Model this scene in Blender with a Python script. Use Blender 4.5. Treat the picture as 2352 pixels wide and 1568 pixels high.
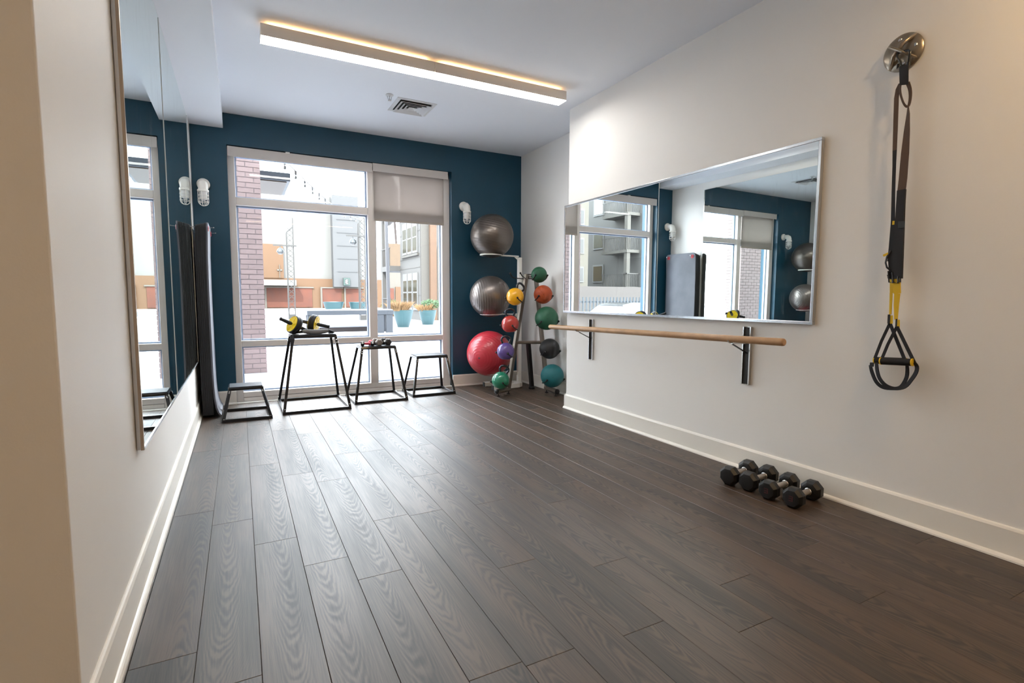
import bpy, math, random
from mathutils import Vector, Matrix
random.seed(7)
PI = math.pi
sc = bpy.context.scene
for o in list(bpy.data.objects):
    bpy.data.objects.remove(o)
col = sc.collection

# ------------------------------------------------------------------ camera
CAM = Vector((0, 0, 1.13))
FPX = 1188.56
RV = Vector((0.885299, -0.465007, 0.003831))
UV = Vector((0.036292, 0.077303, 0.996347))
FV = Vector((0.463604, 0.881926, -0.085313))
cd = bpy.data.cameras.new('camera')
cd.sensor_width = 36
cd.lens = FPX / 2352 * 36
cd.clip_start = 0.05
cd.clip_end = 500
cam = bpy.data.objects.new('camera', cd)
col.objects.link(cam)
m = Matrix.Identity(4)
for i in range(3):
    m[i][0] = RV[i]; m[i][1] = UV[i]; m[i][2] = -FV[i]; m[i][3] = CAM[i]
cam.matrix_world = m
sc.camera = cam

# ------------------------------------------------------------------ colour management, sky, sun
vs = sc.view_settings
vs.view_transform = 'Standard'; vs.look = 'None'; vs.gamma = 1
vs.use_curve_mapping = False
vs.exposure = 1.3
sc.cycles.use_denoising = True
sc.cycles.max_bounces = 12
sc.cycles.diffuse_bounces = 6
sc.cycles.glossy_bounces = 8
sc.cycles.transmission_bounces = 8
sc.cycles.transparent_max_bounces = 16
sc.cycles.sample_clamp_indirect = 20.0
SKY = 9.0
SUN = 4.6
LAMP = 4.2
w = bpy.data.worlds.new('sky'); sc.world = w; w.use_nodes = True
nt = w.node_tree; nt.nodes.clear()
N = nt.nodes.new; L = nt.links.new
tc = N('ShaderNodeTexCoord'); mp = N('ShaderNodeMapping'); mp.inputs['Scale'].default_value = (1, 1, 3)
no = N('ShaderNodeTexNoise'); no.inputs['Scale'].default_value = 1.6; no.inputs['Detail'].default_value = 6
cr = N('ShaderNodeValToRGB')
cr.color_ramp.elements[0].position = .38; cr.color_ramp.elements[0].color = (.76, .85, .96, 1)
cr.color_ramp.elements[1].position = .62; cr.color_ramp.elements[1].color = (.95, .97, 1.0, 1)
sx = N('ShaderNodeSeparateXYZ'); rp = N('ShaderNodeMapRange')
rp.inputs['From Min'].default_value = 0.0; rp.inputs['From Max'].default_value = .35
mx = N('ShaderNodeMix'); mx.data_type = 'RGBA'
mx.inputs[6].default_value = (.95, .96, 1, 1)
bg = N('ShaderNodeBackground'); bg.inputs['Strength'].default_value = SKY
ow = N('ShaderNodeOutputWorld')
L(tc.outputs['Generated'], mp.inputs[0]); L(mp.outputs[0], no.inputs[0]); L(no.outputs[0], cr.inputs[0])
L(tc.outputs['Generated'], sx.inputs[0]); L(sx.outputs[2], rp.inputs['Value'])
L(rp.outputs[0], mx.inputs[0]); L(cr.outputs[0], mx.inputs[7]); L(mx.outputs[2], bg.inputs[0]); L(bg.outputs[0], ow.inputs[0])
sd = bpy.data.lights.new('sun', 'SUN'); sd.energy = SUN; sd.angle = .02; sd.color = (1, .95, .87)
so = bpy.data.objects.new('sun', sd); col.objects.link(so)
so.rotation_euler = Vector((.30, .75, -.62)).to_track_quat('-Z', 'Y').to_euler()

# ------------------------------------------------------------------ helpers
WL = {}
def at(px, py, ax, v):
    """point of the place at coordinate ax=v that is seen at pixel (px, py)"""
    d = FV + RV * ((px - 1176) / FPX) - UV * ((py - 784) / FPX)
    i = 'xyz'.index(ax)
    return CAM + d * ((v - CAM[i]) / d[i])

class MB:
    def __init__(s): s.v = []; s.f = []
    def add(s, vs, fs):
        n = len(s.v); s.v += [Vector(q) for q in vs]; s.f += [tuple(i + n for i in f) for f in fs]; return s
    def box(s, x0, x1, y0, y1, z0, z1):
        return s.add([(x0,y0,z0),(x1,y0,z0),(x1,y1,z0),(x0,y1,z0),(x0,y0,z1),(x1,y0,z1),(x1,y1,z1),(x0,y1,z1)],
                     [(0,3,2,1),(4,5,6,7),(0,1,5,4),(1,2,6,5),(2,3,7,6),(3,0,4,7)])
    def hexa(s, b, t):   # bottom 4 pts, top 4 pts
        return s.add(list(b) + list(t), [(0,3,2,1),(4,5,6,7),(0,1,5,4),(1,2,6,5),(2,3,7,6),(3,0,4,7)])
    def bar(s, a, b, w, h, up=(0,0,1)):
        a = Vector(a); b = Vector(b); d = (b - a).normalized(); up = Vector(up)
        if abs(d.dot(up)) > .98: up = Vector((0,1,0))
        r = d.cross(up).normalized(); u = r.cross(d)
        q = lambda p: [p - r*w/2 - u*h/2, p + r*w/2 - u*h/2, p + r*w/2 + u*h/2, p - r*w/2 + u*h/2]
        return s.add(q(a) + q(b), [(0,1,2,3),(7,6,5,4),(0,4,5,1),(1,5,6,2),(2,6,7,3),(3,7,4,0)])
    def tube(s, pts, r, seg=10, closed=False, sy=1.0):
        pts = [Vector(p) for p in pts]; n = len(pts); rr = r if isinstance(r, (list, tuple)) else [r]*n
        pu = None; rings = []
        for i, p in enumerate(pts):
            if closed: d = pts[(i+1) % n] - pts[i-1]
            else: d = pts[min(i+1, n-1)] - pts[max(i-1, 0)]
            d.normalize()
            if pu is None:
                u = Vector((0,0,1)) if abs(d.z) < .9 else Vector((1,0,0))
            else: u = pu
            u = (u - d * u.dot(d)).normalized(); pu = u; rgt = d.cross(u)
            rings.append([p + (u*math.cos(2*PI*k/seg)*sy + rgt*math.sin(2*PI*k/seg)) * rr[i] for k in range(seg)])
        vs = [q for R in rings for q in R]; fs = []
        for i in range(n if closed else n-1):
            j = (i+1) % n
            for k in range(seg):
                fs.append((i*seg+k, i*seg+(k+1)%seg, j*seg+(k+1)%seg, j*seg+k))
        if not closed:
            fs.append(tuple(range(seg))[::-1]); fs.append(tuple((n-1)*seg+k for k in range(seg)))
        return s.add(vs, fs)
    def lathe(s, prof, seg=24, o=(0,0,0), ax=(0,0,1), ph=0.0):
        o = Vector(o); a = Vector(ax).normalized(); u = a.orthogonal().normalized()
        if abs(a.z) > .99: u = Vector((1,0,0))
        elif abs(a.z) < .5: u = Vector((0,0,1)); u = (u - a*u.dot(a)).normalized()
        v = a.cross(u); vs = []; fs = []; n = len(prof)
        for r, h in prof:
            r = max(r, 1e-5)
            vs += [o + a*h + (u*math.cos(2*PI*k/seg+ph) + v*math.sin(2*PI*k/seg+ph))*r for k in range(seg)]
        for i in range(n-1):
            for k in range(seg):
                fs.append((i*seg+k, i*seg+(k+1)%seg, (i+1)*seg+(k+1)%seg, (i+1)*seg+k))
        fs.append(tuple(range(seg))[::-1]); fs.append(tuple((n-1)*seg+k for k in range(seg)))
        return s.add(vs, fs)
    def sphere(s, c, r, seg=32, rings=20, ax=(0,0,1), fn=None):
        pr = []
        for i in range(rings+1):
            t = PI*i/rings; R = r*(fn(t) if fn else 1)
            pr.append((R*math.sin(t), -R*math.cos(t)))
        return s.lathe(pr, seg, c, ax)
    def prism(s, poly, a, b, ax=2):
        n = len(poly)
        def mk(p, h):
            q = [0,0,0]; idx = [i for i in range(3) if i != ax]; q[idx[0]] = p[0]; q[idx[1]] = p[1]; q[ax] = h; return q
        vs = [mk(p, a) for p in poly] + [mk(p, b) for p in poly]
        fs = [tuple(range(n))[::-1], tuple(range(n, 2*n))] + [(i, (i+1)%n, n+(i+1)%n, n+i) for i in range(n)]
        return s.add(vs, fs)
    def ribbon(s, pts, wd, th=.002, nrm=(1,0,0)):
        """flat strap: width lies in the plane perpendicular to nrm (nrm may be a list, one per point)"""
        pts = [Vector(p) for p in pts]; n = len(pts); vs = []; fs = []
        if n > 6:      # run a smooth curve through the given points
            w0 = list(wd) if isinstance(wd, (list, tuple)) else [wd]*n; n0 = nrm if isinstance(nrm, list) else [nrm]*n
            P2, W2, N2 = [], [], []
            for i in range(n-1):
                p0, p1, p2, p3 = pts[max(i-1,0)], pts[i], pts[i+1], pts[min(i+2,n-1)]
                for k in range(4):
                    u = k/4
                    P2.append(.5*((2*p1) + (p2-p0)*u + (2*p0-5*p1+4*p2-p3)*u*u + (3*p1-p0-3*p2+p3)*u*u*u))
                    W2.append(w0[i]*(1-u)+w0[i+1]*u); N2.append(Vector(n0[i])*(1-u)+Vector(n0[i+1])*u)
            pts, wd, nrm = P2+[pts[-1]], W2+[w0[-1]], N2+[Vector(n0[-1])]; n = len(pts)
        for i, p in enumerate(pts):
            d = (pts[min(i+1,n-1)] - pts[max(i-1,0)]).normalized()
            nn = Vector(nrm[i] if isinstance(nrm, list) else nrm).normalized()
            ww = wd[i] if isinstance(wd, (list, tuple)) else wd
            r = d.cross(nn).normalized(); nn = r.cross(d).normalized()
            vs += [p - r*ww/2 - nn*th/2, p + r*ww/2 - nn*th/2, p + r*ww/2 + nn*th/2, p - r*ww/2 + nn*th/2]
        for i in range(n-1):
            for k in range(4): fs.append((i*4+k, i*4+(k+1)%4, (i+1)*4+(k+1)%4, (i+1)*4+k))
        fs.append((0,1,2,3)); fs.append(tuple((n-1)*4+k for k in (3,2,1,0)))
        return s.add(vs, fs)
    def build(s, name, mat, parent=None, smooth=False, bevel=0, local=False, seg=2, loc=None):
        off = Vector((0,0,0))
        if loc is not None: off = Vector(loc)
        elif parent is not None and not local: off = WL.get(parent.name, Vector((0,0,0)))
        me = bpy.data.meshes.new(name)
        me.from_pydata([tuple(q - off) for q in s.v] if not local else [tuple(q) for q in s.v], [], s.f)
        me.update()
        if mat: me.materials.append(mat)
        if smooth:
            me.shade_smooth()
            try: me.set_sharp_from_angle(angle=math.radians(40))
            except Exception: pass
        o = bpy.data.objects.new(name, me); col.objects.link(o)
        if parent is not None:
            o.parent = parent
        WL[o.name] = off
        if loc is not None:
            o.location = off if parent is None else off - WL.get(parent.name, Vector((0,0,0)))
        if bevel:
            b = o.modifiers.new('bevel', 'BEVEL'); b.width = bevel; b.segments = seg; b.limit_method = 'ANGLE'
            b.angle_limit = math.radians(40)
        return o

def tag(o, label=None, cat=None, group=None, kind=None):
    if label: o['label'] = label
    if cat: o['category'] = cat
    if group: o['group'] = group
    if kind: o['kind'] = kind
    return o
def thing(name, label, cat, loc=(0,0,0), group=None, kind=None):
    o = bpy.data.objects.new(name, None); col.objects.link(o)
    o.location = loc; o.empty_display_size = .05
    WL[o.name] = Vector(loc)
    return tag(o, label, cat, group, kind)
def copy_tree(o, parent=None):
    c = o.copy(); col.objects.link(c)
    if parent is not None: c.parent = parent
    for ch in list(o.children): copy_tree(ch, c)
    return c
def arc(c, r, a0, a1, n, u, v):
    c = Vector(c); u = Vector(u); v = Vector(v)
    return [c + u*r*math.cos(a0+(a1-a0)*i/(n-1)) + v*r*math.sin(a0+(a1-a0)*i/(n-1)) for i in range(n)]

def srgb(*c):
    f = lambda x: x/12.92 if x <= .04045 else ((x+.055)/1.055)**2.4
    return tuple(f(x/255) for x in c) + (1,)
MATS = {}
def mat(name, c, rough=.5, metal=0, bump=0, bscale=80, emit=None, es=0, var=0, vscale=3, coat=0, ior=None, spec=None, orand=0, sheen=0):
    if name in MATS: return MATS[name]
    m = bpy.data.materials.new(name); m.use_nodes = True; nt = m.node_tree; b = nt.nodes['Principled BSDF']
    N = nt.nodes.new; L = nt.links.new
    c = c if len(c) == 4 else tuple(c) + (1,)
    b.inputs['Base Color'].default_value = c; b.inputs['Roughness'].default_value = rough; b.inputs['Metallic'].default_value = metal
    if coat: b.inputs['Coat Weight'].default_value = coat; b.inputs['Coat Roughness'].default_value = .08
    if ior: b.inputs['IOR'].default_value = ior
    if spec is not None: b.inputs['Specular IOR Level'].default_value = spec
    if sheen: b.inputs['Sheen Weight'].default_value = sheen
    if emit:
        b.inputs['Emission Color'].default_value = tuple(emit[:3]) + (1,); b.inputs['Emission Strength'].default_value = es
    tc = N('ShaderNodeTexCoord'); src = None
    if var or orand:
        mr = N('ShaderNodeMath'); mr.operation = 'ADD'; mr.inputs[0].default_value = 1; mr.inputs[1].default_value = 0
        if var:
            n1 = N('ShaderNodeTexNoise'); n1.inputs['Scale'].default_value = vscale; n1.inputs['Detail'].default_value = 5
            L(tc.outputs['Object'], n1.inputs[0])
            a = N('ShaderNodeMapRange'); a.inputs['From Min'].default_value = .3; a.inputs['From Max'].default_value = .7
            a.inputs['To Min'].default_value = -var; a.inputs['To Max'].default_value = var
            L(n1.outputs[0], a.inputs['Value']); L(a.outputs[0], mr.inputs[1])
        last = mr.outputs[0]
        if orand:
            oi = N('ShaderNodeObjectInfo'); a2 = N('ShaderNodeMapRange')
            a2.inputs['To Min'].default_value = -orand; a2.inputs['To Max'].default_value = orand
            L(oi.outputs['Random'], a2.inputs['Value'])
            ad = N('ShaderNodeMath'); ad.operation = 'ADD'; L(last, ad.inputs[0]); L(a2.outputs[0], ad.inputs[1]); last = ad.outputs[0]
        vm = N('ShaderNodeVectorMath'); vm.operation = 'SCALE'; vm.inputs[0].default_value = c[:3]
        L(last, vm.inputs['Scale']); L(vm.outputs[0], b.inputs['Base Color'])
    if bump:
        n2 = N('ShaderNodeTexNoise'); n2.inputs['Scale'].default_value = bscale; n2.inputs['Detail'].default_value = 3
        L(tc.outputs['Object'], n2.inputs[0])
        bp = N('ShaderNodeBump'); bp.inputs['Strength'].default_value = bump; bp.inputs['Distance'].default_value = .002
        L(n2.outputs[0], bp.inputs['Height']); L(bp.outputs[0], b.inputs['Normal'])
    MATS[name] = m
    return m

# ------------------------------------------------------------------ materials
paint = mat('white_paint', srgb(236, 234, 231), .55, bump=.12, bscale=160, var=.012, vscale=1.5)
ceilm = mat('ceiling_paint', srgb(234, 237, 243), .7, bump=.08, bscale=120)
tealm = mat('teal_paint', srgb(14, 66, 88), .42, bump=.12, bscale=160, var=.05, vscale=2)
trimm = mat('trim_paint', srgb(236, 232, 224), .35, bump=.04, bscale=60)
alum = mat('window_aluminium', srgb(226, 220, 216), .4, metal=.1)
blackm = mat('black_steel', srgb(20, 22, 26), .32, metal=.2, bump=.05, bscale=200, coat=.3)
rubber = mat('black_rubber', srgb(22, 22, 25), .6, bump=.25, bscale=250)
chrome = mat('chrome', srgb(200, 200, 200), .22, metal=1)
whitem = mat('white_metal', srgb(236, 234, 228), .3)
greysteel = mat('grey_steel', srgb(126, 120, 114), .35, metal=.6)
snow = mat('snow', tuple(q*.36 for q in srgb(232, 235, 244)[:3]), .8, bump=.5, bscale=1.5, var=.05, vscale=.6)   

def wood_floor():
    m = bpy.data.materials.new('plank_wood'); m.use_nodes = True; nt = m.node_tree; b = nt.nodes['Principled BSDF']
    N = nt.nodes.new; L = nt.links.new
    tc = N('ShaderNodeTexCoord'); oi = N('ShaderNodeObjectInfo')
    mul = N('ShaderNodeMath'); mul.operation = 'MULTIPLY'; mul.inputs[1].default_value = 37
    L(oi.outputs['Random'], mul.inputs[0])
    cx = N('ShaderNodeCombineXYZ'); L(mul.outputs[0], cx.inputs[0]); L(mul.outputs[0], cx.inputs[1]); L(mul.outputs[0], cx.inputs[2])
    ad = N('ShaderNodeVectorMath'); ad.operation = 'ADD'; L(tc.outputs['Object'], ad.inputs[0]); L(cx.outputs[0], ad.inputs[1])
    # cathedral figure: nested parabolas about a wandering heart line
    sp = N('ShaderNodeSeparateXYZ'); L(tc.outputs['Object'], sp.inputs[0])
    m1 = N('ShaderNodeMapping'); m1.inputs['Scale'].default_value = (5.0, 1.3, 1); L(ad.outputs[0], m1.inputs[0])
    n1 = N('ShaderNodeTexNoise'); n1.inputs['Scale'].default_value = 1.0; n1.inputs['Detail'].default_value = 2; L(m1.outputs[0], n1.inputs[0])
    def M(op, a, b, c=None):
        q = N('ShaderNodeMath'); q.operation = op
        for i_, v_ in enumerate((a, b, c)):
            if v_ is None: continue
            if isinstance(v_, (int, float)): q.inputs[i_].default_value = v_
            else: L(v_, q.inputs[i_])
        return q.outputs[0]
    off = M('MULTIPLY_ADD', oi.outputs['Random'], .10, -.05)
    xx = M('ADD', sp.outputs[0], off)
    xw = M('MULTIPLY_ADD', n1.outputs[0], .10, xx); xw = M('SUBTRACT', xw, .05)
    x2 = M('MULTIPLY', xw, xw)
    sg = M('MULTIPLY_ADD', M('GREATER_THAN', M('FRACT', M('MULTIPLY', oi.outputs['Random'], 7.3), 0), .5), 2.0, -1.0)
    yy = M('MULTIPLY', M('MULTIPLY', sp.outputs[1], sg), 75.0)
    m5 = N('ShaderNodeMapping'); m5.inputs['Scale'].default_value = (28, 9, 1); L(ad.outputs[0], m5.inputs[0])
    n5 = N('ShaderNodeTexNoise'); n5.inputs['Scale'].default_value = 1.0; n5.inputs['Detail'].default_value = 3; L(m5.outputs[0], n5.inputs[0])
    ph = M('ADD', M('MULTIPLY', x2, 9000.0), yy)
    ph = M('MULTIPLY_ADD', n1.outputs[0], 40.0, ph); ph = M('MULTIPLY_ADD', n5.outputs[0], 11.0, ph)
    ring = M('SINE', ph, 0)
    near = M('SUBTRACT', 1.0, M('MULTIPLY', M('ABSOLUTE', xw, 0), 16.0)); near = M('MAXIMUM', near, .15); near = M('MULTIPLY', near, M('MULTIPLY_ADD', n5.outputs[0], 1.6, .2))
    sn_out = M('MULTIPLY', ring, near)
    # fine pores
    m2 = N('ShaderNodeMapping'); m2.inputs['Scale'].default_value = (190, 5, 1); L(ad.outputs[0], m2.inputs[0])
    n2 = N('ShaderNodeTexNoise'); n2.inputs['Scale'].default_value = 1.0; n2.inputs['Detail'].default_value = 4; L(m2.outputs[0], n2.inputs[0])
    # broad tone
    m3 = N('ShaderNodeMapping'); m3.inputs['Scale'].default_value = (9, 1.1, 1); L(ad.outputs[0], m3.inputs[0])
    n3 = N('ShaderNodeTexNoise'); n3.inputs['Scale'].default_value = 1.0; n3.inputs['Detail'].default_value = 4; L(m3.outputs[0], n3.inputs[0])
    a = N('ShaderNodeMath'); a.operation = 'MULTIPLY_ADD'; a.inputs[1].default_value = .19; L(sn_out, a.inputs[0]); L(n3.outputs[0], a.inputs[2])
    a2 = N('ShaderNodeMath'); a2.operation = 'MULTIPLY_ADD'; a2.inputs[1].default_value = .55; L(n2.outputs[0], a2.inputs[0]); L(a.outputs[0], a2.inputs[2])
    a3 = N('ShaderNodeMath'); a3.operation = 'MULTIPLY_ADD'; a3.inputs[1].default_value = .07; L(oi.outputs['Random'], a3.inputs[0]); L(a2.outputs[0], a3.inputs[2])
    cr = N('ShaderNodeValToRGB'); e = cr.color_ramp.elements
    e[0].position = .50; e[0].color = (.008, .005, .0035, 1)
    e[1].position = 1.06; e[1].color = (.076, .042, .022, 1)
    q = e.new(.74); q.color = (.033, .0185, .0095, 1)
    L(a3.outputs[0], cr.inputs[0]); L(cr.outputs[0], b.inputs['Base Color'])
    rr = N('ShaderNodeMapRange'); rr.inputs['From Min'].default_value = .3; rr.inputs['From Max'].default_value = .9
    rr.inputs['To Min'].default_value = .58; rr.inputs['To Max'].default_value = .48
    L(a2.outputs[0], rr.inputs['Value']); L(rr.outputs[0], b.inputs['Roughness'])
    b.inputs["IOR"].default_value = 1.8
    bp = N('ShaderNodeBump'); bp.inputs['Strength'].default_value = .12; bp.inputs['Distance'].default_value = .0006
    L(a2.outputs[0], bp.inputs['Height']); L(bp.outputs[0], b.inputs['Normal'])
    return m
woodm = wood_floor()

def glass_mat(name, tint=(1,1,1,1), refl=.06):
    m = bpy.data.materials.new(name); m.use_nodes = True; nt = m.node_tree; nt.nodes.clear(); N = nt.nodes.new; L = nt.links.new
    t = N('ShaderNodeBsdfTransparent'); t.inputs[0].default_value = tint
    g = N('ShaderNodeBsdfGlossy'); g.inputs['Roughness'].default_value = .01
    lw = N('ShaderNodeLayerWeight'); lw.inputs[0].default_value = .5
    pw_ = N('ShaderNodeMath'); pw_.operation = 'POWER'; pw_.inputs[1].default_value = 5; L(lw.outputs['Facing'], pw_.inputs[0])
    f = N('ShaderNodeMath'); f.operation = 'MULTIPLY_ADD'; f.inputs[1].default_value = .9; f.inputs[2].default_value = .015; L(pw_.outputs[0], f.inputs[0])
    mx = N('ShaderNodeMixShader'); o = N('ShaderNodeOutputMaterial')
    L(f.outputs[0], mx.inputs[0]); L(t.outputs[0], mx.inputs[1]); L(g.outputs[0], mx.inputs[2]); L(mx.outputs[0], o.inputs[0])
    return m
glassm = glass_mat('window_glass', (.97, .985, .98, 1))
def mirror_mat(smudge):
    m = bpy.data.materials.new('mirror'); m.use_nodes = True; nt = m.node_tree; nt.nodes.clear(); N = nt.nodes.new; L = nt.links.new
    g = N('ShaderNodeBsdfGlossy'); g.inputs['Roughness'].default_value = 0.0; g.inputs['Color'].default_value = (.86, .91, .90, 1)
    o = N('ShaderNodeOutputMaterial')
    if smudge:   # dust and wipe marks on the glass
        tc = N('ShaderNodeTexCoord'); mp = N('ShaderNodeMapping'); mp.inputs['Scale'].default_value = (9, 9, 1.6)
        n = N('ShaderNodeTexNoise'); n.inputs['Scale'].default_value = 2.2; n.inputs['Detail'].default_value = 7; n.inputs['Roughness'].default_value = .7
        L(tc.outputs['Object'], mp.inputs[0]); L(mp.outputs[0], n.inputs[0])
        mr = N('ShaderNodeMapRange'); mr.inputs['From Min'].default_value = .55; mr.inputs['From Max'].default_value = .85; mr.inputs['To Max'].default_value = .16
        L(n.outputs[0], mr.inputs['Value'])
        d = N('ShaderNodeBsdfDiffuse'); d.inputs[0].default_value = (.6, .68, .7, 1); mx = N('ShaderNodeMixShader')
        L(mr.outputs[0], mx.inputs[0]); L(g.outputs[0], mx.inputs[1]); L(d.outputs[0], mx.inputs[2]); L(mx.outputs[0], o.inputs[0])
    else: L(g.outputs[0], o.inputs[0])
    return m
mirA = mirror_mat(True); mirB = mirror_mat(False)
def shade_mat():
    m = bpy.data.materials.new('shade_fabric'); m.use_nodes = True; nt = m.node_tree; nt.nodes.clear(); N = nt.nodes.new; L = nt.links.new
    t = N('ShaderNodeBsdfTransparent'); t.inputs[0].default_value = (.34, .325, .315, 1)
    d = N('ShaderNodeBsdfDiffuse'); d.inputs[0].default_value = srgb(205, 198, 190)
    tr = N('ShaderNodeBsdfTranslucent'); tr.inputs[0].default_value = srgb(182, 173, 168)
    m1 = N('ShaderNodeMixShader'); m1.inputs[0].default_value = .45; m2 = N('ShaderNodeMixShader'); m2.inputs[0].default_value = .3
    o = N('ShaderNodeOutputMaterial')
    L(d.outputs[0], m1.inputs[1]); L(tr.outputs[0], m1.inputs[2]); L(m1.outputs[0], m2.inputs[1]); L(t.outputs[0], m2.inputs[2]); L(m2.outputs[0], o.inputs[0])
    return m
shadem = shade_mat()

# ------------------------------------------------------------------ the room
XL, XR, XA, YB, YE, Y0, H = -.374, 2.934, 3.333, 6.10, 4.385, 1.533, 2.962
YN = -3.2; XW = -3.4           # behind the camera, and far left
WX0, WX1, WZ1 = -.06, 2.36, 2.655
st = lambda o, lab=None: tag(o, lab, None, None, 'structure')

fl = MB().box(XW, XA+.2, YN, YB+.30, -.16, -.008).build('floor', mat('subfloor', srgb(70, 58, 48), .4, var=.1))
st(fl, 'dark wood plank floor')
pw, pl = .18, 1.235
def plank_mesh(w_, l_):
    return MB().box(-w_/2, w_/2, -l_/2, l_/2, -.007, 0)
proto = {}
def plank(x0, x1, y0, y1):
    g = .0011
    w_, l_ = round(x1-x0-g, 4), round(y1-y0-g, 4)
    key = (w_, l_)
    if key not in proto:
        o = plank_mesh(w_, l_).build('plank', woodm, local=True, bevel=0)
        bm = o.modifiers.new('bevel', 'BEVEL'); bm.width = .0011; bm.segments = 1
        proto[key] = o.data
    else:
        o = bpy.data.objects.new('plank', proto[key]); col.objects.link(o)
        bm = o.modifiers.new('bevel', 'BEVEL'); bm.width = .0011; bm.segments = 1
    o.parent = fl; o.location = ((x0+x1)/2, (y0+y1)/2, -.0005)
ph_known = {-1: 1.84, 0: .39, 1: 2.554, 2: 2.253, 3: 2.04, 4: 2.565}
k = -1; x = -.34
cols_ = [(-.374, -.341, 2.3)]
i = 0
while x < XA:
    ph = {0: 1.845, 1: 2.875, 2: 2.554, 3: 2.253, 4: 2.04, 5: 2.565, 9: 1.69, 10: 2.35}.get(i, random.uniform(0, pl))
    cols_.append((x, min(x+pw, XA), ph)); x += pw; i += 1
for x0, x1, ph in cols_:
    y = ph - pl*4
    while y < YB:
        ya, yb = max(y, -.9), min(y+pl, YB + (0.0))
        if yb - ya > .02:
            if x1 > XR and yb > YE or x1 <= XR + .2:
                plank(x0, x1, ya, yb)
        y += pl

T = .2
st(MB().box(XW-T, XA+T, YN-T, YB+.32, H, H+.3).build('ceiling', ceilm), 'smooth pale ceiling')
wb = MB()
wb.box(XL-T, WX0, YB, YB+.32, -.1, H+.02); wb.box(WX1, XA+T, YB, YB+.32, -.1, H+.02); wb.box(WX0, WX1, YB, YB+.32, WZ1, H+.02)
st(wb.build('wall_back', tealm), 'dark teal accent wall around the window')
st(MB().box(XL-T, XL, Y0, YB, -.1, H+.02).build('wall_left', paint, bevel=.004), 'white left wall')
st(MB().box(XW-T, XL-T, Y0, Y0+T, -.1, H+.02).build('wall_side', paint), 'wall beside the room entrance')
st(MB().box(XR, XA+T, YN-T, YE, -.1, H+.02).build('wall_right', paint, bevel=.004), 'white right wall carrying mirror and barre')
st(MB().box(XA, XA+T, YE, YB, -.1, H+.02).build('wall_alcove', paint), 'set-back right wall behind the ball racks')
st(MB().box(XW-T, XR, YN-T, YN, -.1, H+.02).build('wall_rear', paint))
st(MB().box(XW-T, XW, YN, Y0, -.1, H+.02).build('wall_far', paint))
st(MB().box(XL-T, -.083, Y0-.0, YB, 2.81, H+.01).build('trim_1', ceilm), 'boxed soffit along the left wall')

# baseboards with shoe moulding (profile drawn in section, run along the wall)
def baseboard(name, a, b, n, lab, hh=.145):
    """a, b: ends on the wall line, n: unit normal into the room"""
    a = Vector(a); b = Vector(b); n = Vector(n)
    prof = [(0,0),(.014,0),(.014,hh-.014),(.009,hh-.004),(.004,hh),(0,hh)]
    def run(prof, nm, mt, par):
        vs = []; k_ = len(prof)
        for p in (a, b): vs += [p + n*q[0] + Vector((0,0,q[1])) for q in prof]
        fs = [tuple(range(k_)), tuple(range(k_, 2*k_))[::-1]] + [(i, k_+i, k_+(i+1)%k_, (i+1)%k_) for i in range(k_)]
        return MB().add(vs, fs).build(nm, mt, par, smooth=False)
    o = run(prof, name, trimm, None); st(o, lab)
    s_ = [(.014,0),(.030,0),(.029,.008),(.024,.015),(.019,.019),(.014,.021)]
    run(s_, 'shoe_molding', trimm, o)
baseboard('baseboard_left', (XL, Y0, 0), (XL, YB, 0), (1,0,0), 'white baseboard of the left wall')
baseboard('baseboard_right', (XR, YN, 0), (XR, YE+.015, 0), (-1,0,0), 'white baseboard of the right wall')
baseboard('baseboard_end', (XR-.015, YE, 0), (XA, YE, 0), (0,1,0), 'baseboard round the wall end')
baseboard('baseboard_alcove', (XA, YE, 0), (XA, YB, 0), (-1,0,0), 'white baseboard of the set-back wall')
baseboard('baseboard_back', (WX1, YB, 0), (XA, YB, 0), (0,-1,0), 'baseboard under the teal wall, right of the window')
baseboard('baseboard_corner', (XL, YB, 0), (WX0+.0, YB, 0), (0,-1,0), 'short baseboard left of the window')

# ------------------------------------------------------------------ window
FY0, FY1 = YB+.085, YB+.19
win = MB()
win.box(WX0, .005, FY0, FY1, 0, WZ1); win.box(2.262, WX1, FY0, FY1, 0, WZ1)
win.box(WX0, WX1, FY0, FY1, 2.585, WZ1)
win.box(.005, 2.262, FY0-.012, FY1, 0, .045); win.box(.005, 2.262, FY0-.006, FY1, .049, .105)
fr = st(win.build('window_1', alum, bevel=.003), 'tall aluminium storefront window')
MB().box(1.355, 1.445, FY0-.006, FY1, .105, 2.585).build('mullion', alum, fr, bevel=.003)
for z0, z1 in ((2.075, 2.155), (.592, .655)):
    MB().box(.005, 1.355, FY0, FY1, z0, z1).build('transom', alum, fr, bevel=.003)
    MB().box(1.445, 2.262, FY0, FY1, z0, z1).build('transom', alum, fr, bevel=.003)
bead = mat('glazing_bead', srgb(150, 168, 196), .4, metal=.2)
panes = []
for xa, xb in ((.005, 1.355), (1.445, 2.262)):
    for za, zb in ((.105, .592), (.655, 2.075), (2.155, 2.585)):
        b_ = MB(); t_ = .016; y0, y1 = FY0+.055, FY0+.085
        b_.box(xa, xa+t_, y0, y1, za, zb); b_.box(xb-t_, xb, y0, y1, za, zb)
        b_.box(xa+t_, xb-t_, y0, y1, za, za+t_); b_.box(xa+t_, xb-t_, y0, y1, zb-t_, zb)
        b_.build('glazing_bead', bead, fr)
        MB().box(xa+t_, xb-t_, FY0+.066, FY0+.072, za+t_, zb-t_).build('pane', glassm, fr)
MB().box(WX0, WX1, YB+.005, FY0-.012, -.004, .004).build('sill', trimm, fr)
shadev = mat('shade_valance', srgb(206, 200, 196), .5)
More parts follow.
